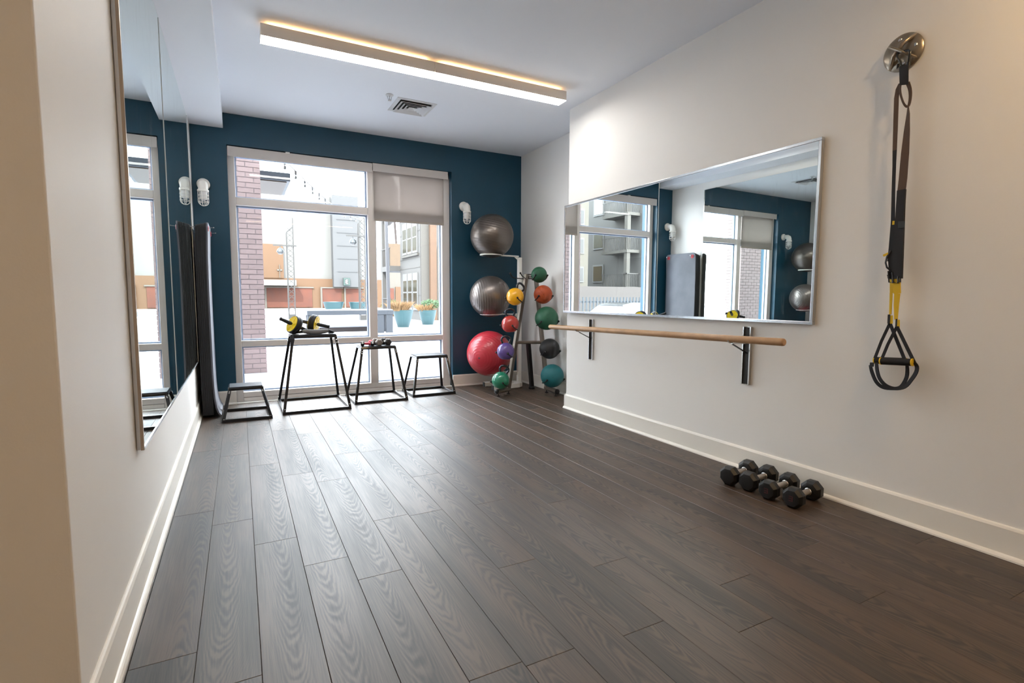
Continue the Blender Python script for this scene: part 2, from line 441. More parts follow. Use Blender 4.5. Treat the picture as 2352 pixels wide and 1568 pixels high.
t = thing('roller_shade', 'raised roller shade over the wide left pane, only its pale fascia showing', 'shade', (.65, YB+.05, 2.55), 'roller shades at the window head')
MB().box(-.055, 1.397, YB+.004, YB+.012, 2.545, 2.645).add([], []).box(-.055, 1.397, YB+.012, YB+.075, 2.637, 2.645).build('fascia', shadev, t, bevel=.002)
MB().tube([(-.05, YB+.045, 2.59), (1.39, YB+.045, 2.59)], .02, 12).build('roller', shadem, t, smooth=True)
MB().box(.49, .53, YB-.004, YB+.014, 2.636, 2.652).build('bracket', whitem, t)
t = thing('roller_shade', 'half lowered roller shade of see-through beige fabric over the narrow right pane', 'shade', (1.85, YB+.05, 2.05), 'roller shades at the window head')
MB().box(1.403, 2.315, YB+.004, YB+.012, 2.56, 2.65).box(1.403, 2.315, YB+.012, YB+.075, 2.642, 2.65).build('fascia', shadev, t, bevel=.002)
MB().tube([(1.41, YB+.045, 2.6), (2.3, YB+.045, 2.6)], .024, 12).build('roller', shadem, t, smooth=True)
MB().box(1.418, 2.272, YB+.049, YB+.051, 2.03, 2.6).build('fabric', shadem, t)
MB().box(1.418, 2.272, YB+.042, YB+.058, 2.008, 2.034).build('hem_bar', mat('hem', srgb(170, 160, 150), .6), t, bevel=.004)

# ------------------------------------------------------------------ ceiling things
def linear_light(x0, x1, y0, y1, label, es, warm, group, up=3.2):
    t = thing('linear_ceiling_light', label, 'ceiling light', ((x0+x1)/2, (y0+y1)/2, H-.11), group)
    xm = x0 + (x1-x0)*.5; hm = mat('fixture_housing', srgb(246, 238, 228), .5)
    for a, b in ((x0, xm-.0015), (xm+.0015, x1)):
        MB().box(a, b, y0, y1, H-.100, H-.022).build('housing', hm, t, bevel=.001)
        MB().box(a+.001, b-.001, y0+.003, y1-.003, H-.103, H-.099).build('diffuser', mat('lamp_diffuser' + ('_warm' if warm else ''), (.9,.9,.88), .5, emit=(1, .70, .42) if warm else (1, .96, .90), es=es), t)
        MB().box(a+.05, b-.05, y0+.03, y0+.06, H-.022, H-.019).build('uplight_strip', mat('lamp_uplight', (1,.7,.4), .5, emit=(1, .62, .28), es=up), t)
    return t
linear_light(.19, 2.62, 3.97, 4.10, 'long white linear light across the ceiling, glowing underneath', 3.8*LAMP, 0, 'linear lights')
# linear fill lights added out of view behind the camera to brighten the room
linear_light(.2, 2.6, -1.2, -1.05, 'added linear fill light behind the viewpoint', 1.7*LAMP, 1, 'linear lights')
linear_light(-2.9, -.6, -.9, -.75, 'added linear fill light behind the viewpoint, to the left', 1.4*LAMP, 1, 'linear lights')
dl = thing('recessed_downlight', 'warm recessed downlight near the right wall, nearest the viewpoint', 'ceiling light', (2.35, .35, H))
MB().lathe([(.085, 0), (.085, -.006), (.065, -.006), (.06, -.001)], 32, (2.35, .35, H), (0,0,1)).build('trim_ring', whitem, dl, smooth=True)
MB().lathe([(.055, -.0015), (.055, -.004)], 32, (2.35, .35, H), (0,0,1)).build('lens', mat('downlight_lens', (1,.8,.5), .4, emit=(1, .66, .32), es=52*LAMP), dl)

t = thing('ceiling_vent', 'square louvered air diffuser in the ceiling', 'vent', (1.55, 5.05, H))
x0, x1, y0, y1 = 1.37, 1.73, 4.86, 5.24
wv = mat('vent_white', srgb(214, 214, 214), .4)
def sq(mb, cx, cy, a, b, z0, z1, d):   # sloping square ring from half-size a (z0) to b (z1)
    for s_ in range(4):
        an = s_*PI/2; R = Matrix.Rotation(an, 3, 'Z'); c_ = Vector((cx, cy, 0))
        q = [Vector((-a, -a, z0)), Vector((a, -a, z0)), Vector((b, -b, z1)), Vector((-b, -b, z1))]
        q = [R @ v_ + c_ for v_ in q]; mb.hexa(q, [v_ + Vector((0,0,d)) for v_ in q])
fm = MB(); sq(fm, 1.55, 5.05, .19, .155, H-.004, H-.006, .003); fm.build('frame', wv, t)
MB().box(1.40, 1.70, 4.90, 5.20, H-.003, H-.001).build('duct_backing', mat('duct_dark', srgb(38, 36, 34), .8), t)
for a, b in ((.150, .118), (.112, .082), (.076, .048), (.042, .0)):
    lm = MB(); sq(lm, 1.55, 5.05, a, b, H-.024, H-.006, .002); lm.build('louver', wv, t)
t = thing('sprinkler_head', 'small ceiling sprinkler left of the air diffuser', 'sprinkler', (1.281, 4.855, H))
MB().lathe([(.034, 0), (.036, -.004), (.02, -.008)], 24, (1.281, 4.855, H)).build('escutcheon', wv, t, smooth=True)
MB().tube([(1.281, 4.855, H-.005), (1.281, 4.855, H-.045)], .006, 8).tube([(1.262, 4.855, H-.012), (1.266, 4.855, H-.035), (1.281, 4.855, H-.045), (1.296, 4.855, H-.035), (1.30, 4.855, H-.012)], .003, 6).build('sprinkler_body', chrome, t)
MB().lathe([(.016, -.046), (.016, -.049)], 16, (1.281, 4.855, H)).build('deflector', chrome, t)

# ------------------------------------------------------------------ mirrors
t = thing('wall_mirror', 'tall frameless wall mirror of two panels on the left wall', 'mirror', (XL, 3.7, .54))
edge = mat('mirror_edge', srgb(150, 138, 124), .5, var=.4, vscale=30)
for y0, y1 in ((2.415, 3.66), (3.6625, 5.45)):
    o = MB().box(XL+.018, XL+.024, y0, y1, .545, 2.70).build('mirror_panel', mirA, t)
MB().box(XL+.002, XL+.018, 2.415, 5.45, .545, 2.70).build('backing_board', edge, t)
MB().box(XL+.016, XL+.0265, 2.402, 2.415, .533, 2.71).build('edge_channel', mat('bronze_channel', srgb(176, 160, 142), .35, metal=.7), t)
MB().box(XL+.002, XL+.027, 2.415, 5.45, .533, .545).box(XL+.002, XL+.016, 2.412, 2.415, .533, 2.7).build('bottom_channel', chrome, t)
MB().box(XL+.0235, XL+.0265, 3.659, 3.6635, .545, 2.70).build('seam_strip', mat('seam', srgb(205, 212, 215), .4), t)
MB().box(XL+.016, XL+.0265, 5.45, 5.456, .533, 2.70).build('edge_channel', chrome, t)
t = thing('wall_mirror', 'wide framed wall mirror of two panels on the right wall above the barre', 'mirror', (XR, 3.1, .975))
for y0, y1 in ((1.845, 3.077), (3.080, 4.352)):
    MB().box(XR-.024, XR-.018, y0, y1, .995, 2.012).build('mirror_panel', mirB, t)
fr_ = mat('silver_frame', srgb(196, 200, 206), .25, metal=.9)
MB().box(XR-.018, XR-.001, 1.845, 4.352, .995, 2.012).build('backing_board', edge, t)
MB().box(XR-.028, XR-.001, 1.825, 4.368, .978, .997).build('bottom_rail', fr_, t, bevel=.002)
MB().box(XR-.028, XR-.001, 1.825, 4.368, 2.010, 2.028).build('top_rail', fr_, t, bevel=.002)
for y0 in (1.825, 4.350): MB().box(XR-.028, XR-.001, y0, y0+.018, .997, 2.010).build('side_rail', fr_, t, bevel=.002)
MB().box(XR-.0255, XR-.0235, 3.0765, 3.0805, .997, 2.010).build('seam_strip', mat('seam', srgb(205, 212, 215), .4), t)
t.rotation_euler.z = .0122; t.location.x -= .017      # its far end stands a little off the wall

# ------------------------------------------------------------------ barre
BX = XR-.17
barrew = mat('barre_wood', srgb(178, 140, 100), .42, var=.12, vscale=14)
t = thing('ballet_barre', 'wooden ballet barre on two steel wall brackets under the right mirror', 'barre', (BX, 3.1, .55))
a, b = at(1263, 750, 'x', BX), at(1802, 786, 'x', BX)
d_ = (b-a).normalized(); rr = .0225
pts = [a, a+d_*.004, a+d_*.012, b-d_*.012, b-d_*.004, b]
MB().tube(pts, [rr*.75, rr*.93, rr, rr, rr*.93, rr*.75], 24).build('rail', barrew, t, smooth=True)
for y_, z0, z1 in ((3.955, .545, .925), (2.262, .565, .945)):
    bm = MB().box(XR-.006, XR-.0005, y_-.030, y_+.030, z0, z1)
    bm.box(XR-.022, XR-.006, y_-.030, y_-.022, z0, z1); bm.box(XR-.022, XR-.006, y_+.022, y_+.030, z0, z1)
    br = bm.build('bracket', chrome, t, bevel=.001)
    MB().box(XR-.012, XR-.006, y_-.022, y_+.022, z0+.004, z1-.004).build('slot_insert', mat('slot_black', srgb(24, 22, 20), .5), br)
    zc = a.z + (b.z-a.z)*(y_-a.y)/(b.y-a.y)
    MB().bar((XR-.008, y_, zc-.035), (BX+.01, y_, zc-.03), .022, .006).tube(arc((BX, y_, zc), .027, -PI*.9, -.1, 9, (1,0,0), (0,0,1)), .004, 8).build('saddle', chrome, br, smooth=True)
    MB().bar((XR-.012, y_, zc-.10), (BX+.02, y_, zc-.036), .012, .006).build('brace', blackm, br)
    MB().lathe([(.006, 0), (.006, .003), (.001, .005)], 10, (XR-.006, y_, z0+.12), (-1,0,0)).build('screw', chrome, br)

# ------------------------------------------------------------------ wall sconces (caged jelly-jar lights)
def sconce(x, z, label):
    t = thing('wall_sconce', label, 'wall light', (x, YB, z), 'caged wall lights on the teal wall')
    fg = mat('frosted_glass', srgb(226, 226, 226), .35)
    c = Vector((x, YB, z))
    MB().lathe([(.052, 0), (.058, .004), (.058, .022), (.05, .03), (.03, .034)], 28, c, (0,-1,0)).build('wall_plate', whitem, t, smooth=True)
    el = [c+Vector((0,-.03,0)), c+Vector((0,-.06,0)), c+Vector((0,-.09,-.004)), c+Vector((0,-.113,-.02)), c+Vector((0,-.122,-.045)), c+Vector((0,-.122,-.07))]
    MB().tube(el, [.034,.036,.04,.043,.043,.042], 20).build('elbow', whitem, t, smooth=True)
    g0 = c + Vector((0,-.122,-.07))
    MB().lathe([(.046, 0), (.05, -.003), (.05, -.018), (.046, -.022)], 24, g0).build('collar', whitem, t, smooth=True)
    MB().lathe([(.030, -.02), (.033, -.04), (.033, -.075), (.026, -.095), (.012, -.103), (.0, -.104)], 20, g0).build('globe', fg, t, smooth=True)
    cg = MB(); R_ = .046
    for q in range(6):
        an = q*PI/3 + .3; ux = Vector((math.cos(an), math.sin(an), 0))
        path = [g0+ux*R_+Vector((0,0,-.02)), g0+ux*R_+Vector((0,0,-.115))] + [g0+ux*R_*math.cos(k_)+Vector((0,0,-.115-R_*.9*math.sin(k_))) for k_ in (.4,.8,1.2,1.57)]
        cg.tube(path, .0032, 6)
    for zz in (-.055, -.087, -.118):
        cg.tube([g0+Vector((R_*math.cos(k_*PI/12), R_*math.sin(k_*PI/12), zz)) for k_ in range(24)], .003, 6, closed=True)
    cg.build('wire_cage', whitem, t, smooth=True)
    return t
sconce(-.275, 2.235, 'white caged wall light at the left end of the teal wall')
sconce(2.512, 2.25, 'white caged wall light right of the window, above the top exercise ball')

# ------------------------------------------------------------------ plyometric boxes
padm = mat('step_top', srgb(34, 40, 50), .45, bump=.5, bscale=300)
def plyo(name_lab, base, top, h, group='steel plyometric boxes at the window'):
    """base/top: (x0,x1,y0,y1) outer rectangle on the floor and of the platform"""
    cx, cy = (base[0]+base[1])/2, (base[2]+base[3])/2
    t = thing('plyometric_box', name_lab, 'plyo box', (cx, cy, 0), group)
    tb = .026
    B = [Vector((base[i], base[j], tb/2)) for i, j in ((0,2),(1,2),(1,3),(0,3))]
    TT = [Vector((top[i], top[j], h-.03)) for i, j in ((0,2),(1,2),(1,3),(0,3))]
    ins = tb/2
    cb = Vector((cx, cy, 0))
    B = [p + Vector((ins if p.x < cx else -ins, ins if p.y < cy else -ins, 0)) for p in B]
    tx, ty = (top[0]+top[1])/2, (top[2]+top[3])/2
    TT = [p + Vector((ins if p.x < tx else -ins, ins if p.y < ty else -ins, 0)) for p in TT]
    for k_ in range(4):
        p, q = B[k_], B[(k_+1) % 4]
        d = (q-p).normalized()
        MB().bar(p + d*(0 if k_ % 2 else -tb/2), q + d*(0 if k_ % 2 else tb/2), tb, tb).build('base_rail', blackm, t, bevel=.002) if k_ % 2 == 0 else \
        MB().bar(p + d*tb/2, q - d*tb/2, tb*.98, tb*.98).build('base_rail', blackm, t, bevel=.002)
        MB().box(p.x-.016, p.x+.016, p.y-.016, p.y+.016, 0, .004).build('foot_pad', rubber, t)
    for k_ in range(4):
        MB().bar(B[k_]+Vector((0,0,tb*.4)), TT[k_], tb*.95, tb*.95, (0,1,0)).build('leg', blackm, t, bevel=.002)
        bo = MB()
        for pt in (B[k_]*.95+TT[k_]*.05, B[k_]*.04+TT[k_]*.96, B[k_]*.08+TT[k_]*.92):
            bo.lathe([(.0065, 0), (.0065, .003), (.003, .005)], 8, pt + Vector((0, -tb*.5 if k_ < 2 else tb*.5, 0)), (0, -1 if k_ < 2 else 1, 0))
            bo.lathe([(.0065, 0), (.0065, .003), (.003, .005)], 8, pt + Vector((-tb*.5 if k_ in (0,3) else tb*.5, 0, 0)), (-1 if k_ in (0,3) else 1, 0, 0))
        tag(bo.build('bolts', chrome, t), kind='stuff')
    x0, x1, y0, y1 = top
    tm = MB().box(x0, x1, y0, y1, h-.034, h-.006)
    tm.build('platform_frame', blackm, t, bevel=.010, seg=3)
    MB().box(x0+.008, x1-.008, y0+.008, y1-.008, h-.006, h).build('platform_tread', padm, t, bevel=.002)
    return t
plyo('lowest black steel plyo box, beside the hanging mats', (-.175, .235, 5.22, 5.74), (-.12, .172, 5.34, 5.60), .297)
plyo('tallest black steel plyo box with ab rollers on top', (.33, .966, 5.32, 6.06), (.435, .86, 5.43, 5.78), .755)
plyo('medium-tall black steel plyo box with dumbbells on top', (1.035, 1.605, 5.50, 6.06), (1.125, 1.505, 5.58, 5.86), .600)
plyo('second-lowest black steel plyo box, empty, at the right end of the window', (1.695, 2.21, 5.62, 6.07), (1.775, 2.155, 5.72, 6.0), .452)

# ------------------------------------------------------------------ hanging exercise mats
matm = mat('mat_foam', srgb(24, 26, 30), .75, bump=.4, bscale=60, var=.15, vscale=5)
matf = mat('mat_face', srgb(84, 86, 96), .55, bump=.3, bscale=40, var=.18, vscale=4)
redm = mat('red_grommet', srgb(190, 30, 44), .4)
MY0, MY1 = 5.475, 6.05
def hang_mat(i, n, front=False):
    """profile of one mat in the x-z plane: flat against the wall, kicking out on the floor"""
    th = .0135; x0 = XL + .034 + i*(th+.001)
    zt = 1.80 - .004*(n-i)
    pr = [(x0 + .012, zt), (x0 + .002, zt-.3), (x0, 1.2), (x0 + .001, .8), (x0 + .003, .45)]
    if front:
        c = (.085, .10)
        x1 = x0 + .003
        pr += [(x1+.002, .30), (x1+.007, .18), (x1+.019, .095), (x1+.036, .040), (x1+.055, .014)]
    else:
        pr += [(x0+.004, .25), (x0+.006, .03 - .0)]
    vs = []; n_ = len(pr)
    P_ = [Vector((a, 0, b)) for a, b in pr]
    mb = MB(); ys = []
    # rounded top corners
    W_ = MY1 - MY0; rc = .05
    rings = []
    rows = []
    zs = [(0, P_[0])]
    for k_, p in enumerate(P_):
        d = (P_[min(k_+1, n_-1)] - P_[max(k_-1, 0)]).normalized(); nn = Vector((-d.z, 0, d.x))
        if nn.x < 0: nn = -nn
        rows.append((p, nn, d))
    full = []
    p, nn, d = rows[0]
    for q in range(5):
        an = PI/2*q/4; full.append((p + d*rc*(1-math.cos(PI/2-an)) if 0 else p + d*(rc*(1-math.sin(an))) , nn, rc*(1-math.cos(an))))
    full = full[::-1]                    # top edge first: inset rc -> 0
    seq = [(p_, n__, ins) for p_, n__, ins in full] + [(p_, n__, 0) for p_, n__, _ in rows[1:]]
    for p_, n__, ins in seq:
        y0, y1 = MY0+ins, MY1-ins
        rings.append([p_ + Vector((0,y0,0)), p_ + Vector((0,y1,0)), p_+n__*th + Vector((0,y1,0)), p_+n__*th + Vector((0,y0,0))])
    vs = [v_ for R in rings for v_ in R]; fs = []
    for a in range(len(rings)-1):
        for k_ in range(4): fs.append((a*4+k_, a*4+(k_+1)%4, a*4+4+(k_+1)%4, a*4+4+k_))
    fs += [(3,2,1,0), tuple(len(vs)-4+k_ for k_ in range(4))]
    mb.add(vs, fs)
    lab = 'grey front exercise mat of the hanging stack, its foot curling out on the floor' if front else 'black foam exercise mat hanging in the stack behind the grey front mat'
    t = thing('exercise_mat', lab, 'exercise mat', (x0, (MY0+MY1)/2, zt), 'exercise mats hung on the left wall')
    o = mb.build('mat_body', matf if front else matm, t)
    if front:
        for y_ in (MY0+.055, MY1-.055):
            MB().lathe([(.010, .0), (.024, .0), (.026, .003), (.022, .006), (.011, .006), (.010, .0)], 24, (x0+.012+th-.002, y_, zt-.055), (1,0,0)).build('grommet', redm, t, smooth=True)
for i in range(7): hang_mat(i, 7, i == 6)
t = thing('mat_hanger', 'thin steel wire hooks holding the mat stack on the left wall', 'hook', (XL, 5.76, 1.75))
for y_ in (MY0+.055, MY1-.055):
    MB().tube([(XL+.002, y_, 1.752), (XL+.15, y_, 1.748), (XL+.19, y_, 1.752)], .0028, 8).lathe([(.0, -.004), (.006, -.003), (.006, .003), (.0, .004)], 10, (XL+.19, y_, 1.752), (1,0,0)).build('hook', chrome, t, smooth=True)
MB().box(XL+.0005, XL+.006, MY0+.03, MY1-.03, 1.74, 1.765).build('hook_plate', chrome, t)

# ------------------------------------------------------------------ exercise balls and their stand
def groove_fn(k_, a, lo=.25, hi=.75):
    def f(t):
        u = t/PI
        wgt = max(0, min(1, (abs(u-.5)-(.5-hi+.0))*8)) if 0 else (1 if (u < .42 or u > .58) else .35)
        return 1 + a*wgt*(abs(math.sin(k_*t)) - .5)
    return f
def ball_mat(name, c, rough=.3):
    return mat(name, c, rough, bump=.05, bscale=12, coat=.35)
def exercise_ball(c, r, m_, ax, label):
    t = thing('exercise_ball', label, 'exercise ball', c, 'exercise balls on the white stand')
    MB().sphere(c, r, 72, 150, ax, groove_fn(26, .006)).build('ball_skin', m_, t, smooth=True)
    a = Vector(ax).normalized()
    MB().lathe([(.012, 0), (.011, .004), (.0, .005)], 16, Vector(c)+a*(r*.998-.003), a).build('valve_plug', mat('plug', srgb(60, 60, 62), .5), t, smooth=True)
SX, SY = 3.13, 5.76
b1 = mat('ball_graphite', srgb(104, 96, 90), .36, metal=.75, coat=.2); b2 = mat('ball_silver', srgb(124, 116, 112), .36, metal=.75, coat=.2); b3 = ball_mat('ball_red', srgb(196, 52, 66), .34)
exercise_ball((2.748, 5.76, 1.869), .262, b1, (.2, -.1, 1), 'graphite grey exercise ball, topmost on the white stand')
exercise_ball((2.726, 5.76, 1.136), .252, b2, (1, -.25, .1), 'ribbed silver exercise ball, middle one of the white stand')
exercise_ball((2.712, 5.76, .436), .278, b3, (-.75, -.6, -.1), 'ribbed red exercise ball, lowest on the white stand')
t = thing('ball_stand', 'white tubular exercise ball stand in the corner by the teal wall', 'ball stand', (SX, SY, 0))
MB().box(SX-.024, SX+.024, SY-.024, SY+.024, .03, 1.625).build('post', whitem, t, bevel=.006)
for z, rg in ((1.869-.228, .13), (1.136-.216, .13), (.436-.244, .133)):
    cx = 2.735
    mb = MB().tube(arc((cx, SY, z), rg, .18, 2*PI-.18, 33, (1,0,0), (0,1,0)), .0085, 10)
    for s_ in (-1, 1):
        mb.tube([(cx+rg*math.cos(.18), SY+s_*rg*math.sin(.18), z), (SX-.02, SY+s_*.012, z-.004)], .0085, 10)
    mb.prism([(SX-.024, z+.006), (SX-.10, z+.004), (SX-.024, z-.05)], SY-.003, SY+.003, 1)
    mb.build('ring_arm', whitem, t, smooth=False)
# U-shaped base lying on the floor
for s_ in (-1, 1):
    yy = SY + s_*.13
    path = [(2.70, yy, .032), (2.95, yy, .032), (3.06, SY+s_*.115, .032), (3.11, SY+s_*.075, .032), (SX, SY+s_*.0, .032)]
    mb = MB(); mb.tube(path, .026, 4)
    mb = MB().ribbon(path, .05, .052, (0,0,1)).build('base_leg', whitem, t, bevel=.004)
    MB().box(2.692, 2.70, yy-.024, yy+.024, .004, .058).build('end_cap', rubber, t)
    MB().lathe([(.018, 0), (.018, .008)], 12, (2.74, yy, 0)).build('glide', rubber, t)

# ------------------------------------------------------------------ medicine ball rack
steelp = mat('rack_tube', srgb(128, 118, 108), .34, metal=.55)
plast = mat('rack_black', srgb(22, 20, 22), .4)
LB, LT = Vector((2.745, 5.32, .045)), Vector((3.023, 5.39, 1.40))
RB, RT = Vector((3.20, 5.19, .045)), Vector((3.155, 5.40, 1.395))
dL = Vector((-.90, -.43, 0)).normalized(); dR = Vector((-.10, -1, 0)).normalized()
t = thing('medicine_ball_rack', 'steel corner rack with kettlebells on its left post and medicine balls on its right', 'ball rack', ((LB+RB)/2).xy.to_3d())
MB().bar(LB, LT, .038, .055, dL).build('post', steelp, t, bevel=.005)
MB().bar(RB, RT, .038, .055, dR).build('post', steelp, t, bevel=.005)
fz = .058
for p, d, ln in ((LB, dL, .21), (RB, dR, .26)):
    a = Vector((p.x, p.y, fz)); b = a + d*ln
    ft = MB().tube([a-d*.03, b], .027, 18).build('foot_tube', steelp, t, smooth=True)
    MB().lathe([(.0285, -.002), (.029, .012), (.02, .017)], 18, b, d).build('end_cap', plast, ft, smooth=True)
    q = b - d*.03
    MB().lathe([(.022, 0), (.022, .004), (.012, .008), (.005, .010), (.005, .032)], 14, (q.x, q.y, 0)).build('leveling_foot', plast, ft)
    q2 = a - d*.01
    MB().lathe([(.022, 0), (.022, .006), (.012, .012), (.006, .014), (.006, .032)], 14, (q2.x, q2.y, 0)).build('leveling_foot', plast, ft)
fz_ = lambda A, B, z: A + (B-A)*((z-A.z)/(B.z-A.z))
a, b = fz_(LB, LT, .60), fz_(RB, RT, .595)
MB().tube([a, b], .019, 16).build('cross_tube', steelp, t, smooth=True)
mid = (a+b)/2 + Vector((.0, .02, -.0))
MB().bar(mid+Vector((0,.0,.0)), (3.17, 5.50, .03), .042, .05, (0,1,0)).build('rear_leg', plast, t, bevel=.004)
MB().lathe([(.04, 0), (.042, .02), (.03, .035)], 16, (3.17, 5.50, 0)).build('rear_foot', plast, t, smooth=True)
# top plate with the lettering
pa, pb = fz_(LB, LT, 1.385), fz_(RB, RT, 1.385)
dd = (pb-pa).normalized(); nn = Vector((dd.y, -dd.x, 0))
MB().bar(pa+Vector((0,0,-.01))+dd*.015, pb+Vector((0,0,-.01))+dd*.04, .006, .062).build('name_plate', mat('plate_brown', srgb(52, 40, 38), .45), t, bevel=.001)
cu = bpy.data.curves.new('lettering', 'FONT'); cu.body = 'TAG'; cu.size = .050; cu.extrude = .0008; cu.align_x = 'LEFT'; cu.offset = .0012
to = bpy.data.objects.new('lettering', cu); col.objects.link(to)
me = bpy.data.meshes.new_from_object(to); bpy.data.objects.remove(to)
lo = bpy.data.objects.new('lettering', me); col.objects.link(lo); me.materials.append(mat('letter_white', srgb(235, 232, 228), .5))
lo.parent = t
o_ = pa + dd*.036 + Vector((0,0,-.028)) + nn*.0042
mw = Matrix.Identity(4)
for i in range(3):
    mw[i][0] = dd.xy.to_3d().normalized()[i]*1.05; mw[i][1] = (0,0,1)[i]; mw[i][2] = nn[i]; mw[i][3] = o_[i]
lo.matrix_local = Matrix.Translation(-WL[t.name]) @ mw
# cradle arms
def cradle(c, r, A, B, d, par):
    """two curved prongs from the post that carry a ball at c of radius r"""
    z = c[2] - r*.62
    p = fz_(A, B, z - .005) + d*.02; s_ = Vector((-d.y, d.x, 0)); rc = r*.80 + .008
    c = Vector(c)
    for k_ in (-1, 1):
        q = [p, p + s_*k_*rc*.35 + d*.015, Vector((c.x, c.y, z)) + s_*k_*rc*.93 - d*rc*.35 + Vector((0,0,.0)), Vector((c.x, c.y, z+.005)) + s_*k_*rc - d*rc*.0,
             Vector((c.x, c.y, z+.025)) + s_*k_*(rc*.98) + d*rc*.45, Vector((c.x, c.y, z+.05)) + s_*k_*(rc*.95) + d*rc*.78]
        q2 = []
        for i in range(len(q)-1):
            for f_ in (0, .5): q2.append(q[i].lerp(q[i+1], f_))
        q2.append(q[-1])
        MB().tube(q2, .0058, 8).sphere(q[-1], .0115, 12, 8).build('cradle_arm', plast, par, smooth=True)
LK = [((2.795, 5.245, 1.136), .100), ((2.728, 5.235, .823), .100), ((2.665, 5.225, .515), .100), ((2.597, 5.215, .186), .101)]
RK = [((3.085, 5.20, 1.389), .092), ((3.098, 5.13, 1.162), .107), ((3.118, 5.08, .890), .134), ((3.143, 5.05, .540), .117), ((3.165, 5.02, .228), .134)]
for c, r in LK: cradle(c, r, LB, LT, dL, t)
for c, r in RK: cradle(c, r, RB, RT, dR, t)
cradle((2.86, 5.29, 1.405), .085, LB, LT, dL, t)

# ------------------------------------------------------------------ kettlebells
def kettlebell(c, r, m_, hm, tilt, yaw, label, sc_=1.0, mark=None):
    t = thing('kettlebell', label, 'kettlebell', c, 'kettlebells on the left post of the rack')
    R = Matrix.Rotation(yaw, 3, 'Z') @ Matrix.Rotation(tilt, 3, 'Y')
    c = Vector(c)
    pr = []
    for i in range(33):
        th_ = PI*i/32; z = -r*math.cos(th_); rr_ = r*math.sin(th_)
        if z < -r*.88: z = -r*.88
        pr.append((rr_ if z > -r*.88 or i > 0 else 0, z))
    mb = MB().lathe(pr, 40)
    mb.v = [R @ v_ + c for v_ in mb.v]; mb.build('bell_body', m_, t, smooth=True)
    hw, hb = .052*sc_, .034*sc_
    pt = [(-hb, r*.80), (-hb-.006, r*1.02), (-hw, r*1.02+.022), (-hw+.002, r*1.02+.045), (-hw+.016, r*1.02+.062), (-.018, r*1.02+.069), (.018, r*1.02+.069), (hw-.016, r*1.02+.062), (hw-.002, r*1.02+.045), (hw, r*1.02+.022), (hb+.006, r*1.02), (hb, r*.80)]
    mb = MB().tube([R @ Vector((a*1.0, 0, b)) + c for a, b in pt], .0125, 12)
    mb.build('handle', hm, t, smooth=True)
    return t
khs = mat('kettlebell_handle', srgb(70, 74, 82), .18, metal=.85)
khb = mat('kettlebell_handle_black', srgb(14, 16, 24), .3, coat=.4)
vin = lambda n, c: mat(n, c, .32, coat=.5, bump=.03, bscale=20)
kettlebell(LK[0][0], LK[0][1], vin('vinyl_yellow', srgb(238, 172, 20)), khb, .62, .15, 'yellow vinyl kettlebell with black handle, tipped over on the highest rack cradle')
k2 = kettlebell(LK[1][0], LK[1][1], vin('vinyl_red', srgb(180, 52, 44)), khs, -.02, -.3, 'red vinyl kettlebell between the yellow and the purple one')
kettlebell(LK[2][0], LK[2][1], vin('vinyl_purple', srgb(92, 70, 138)), khs, .03, -.25, 'purple vinyl kettlebell on the rack below the red one')
kettlebell(LK[3][0], LK[3][1], vin('vinyl_green', srgb(24, 122, 92)), khs, .32, -.3, 'green vinyl kettlebell, lowest on the rack near the floor')

# ------------------------------------------------------------------ medicine balls
def medicine_ball(c, r, m_, ax, label, seam=True):
    t = thing('medicine_ball', label, 'medicine ball', c, 'medicine balls on the right post of the rack')
    MB().sphere(c, r, 48, 48, ax).build('ball_body', m_, t, smooth=True)
    a = Vector(ax).normalized(); u = a.orthogonal().normalized(); v = a.cross(u); c = Vector(c)
    if seam:
        lines = MB()
        lines.tube(arc(c, r*1.0002, 0, 2*PI*47/48, 48, u, v), .0007, 5, closed=True)
        lines.tube(arc(c, r*1.0002, 0, 2*PI*47/48, 48, u, a), .0007, 5, closed=True)
        lines.build('seam', m_, t)
    MB().lathe([(.0035, 0), (.0035, .001)], 12, c + (-Vector((.46, .86, .0))).normalized()*r*.999, (-.46, -.86, 0)).build('valve', mat('valve_dark', srgb(16, 20, 20), .5), t)
rb = lambda n, c: mat(n, c, .55, bump=.35, bscale=120, var=.08, vscale=8)
medicine_ball(RK[0][0], RK[0][1], rb('ball_dark_green', srgb(24, 82, 54)), (.3, .4, .8), 'small dark green medicine ball, topmost on the rack')
medicine_ball(RK[1][0], RK[1][1], rb('ball_orange', srgb(164, 66, 22)), (.2, .1, .9), 'orange medicine ball, second from the top of the rack')
medicine_ball(RK[2][0], RK[2][1], rb('ball_green', srgb(34, 92, 66)), (-.3, .5, .7), 'large green medicine ball behind the far end of the barre')
medicine_ball(RK[3][0], RK[3][1], rb('ball_black', srgb(32, 32, 34)), (.3, .2, .9), 'black medicine ball between the large green and the teal one')
medicine_ball(RK[4][0], RK[4][1], rb('ball_teal', srgb(16, 100, 106)), (.1, .3, .9), 'large teal medicine ball, lowest on the rack')

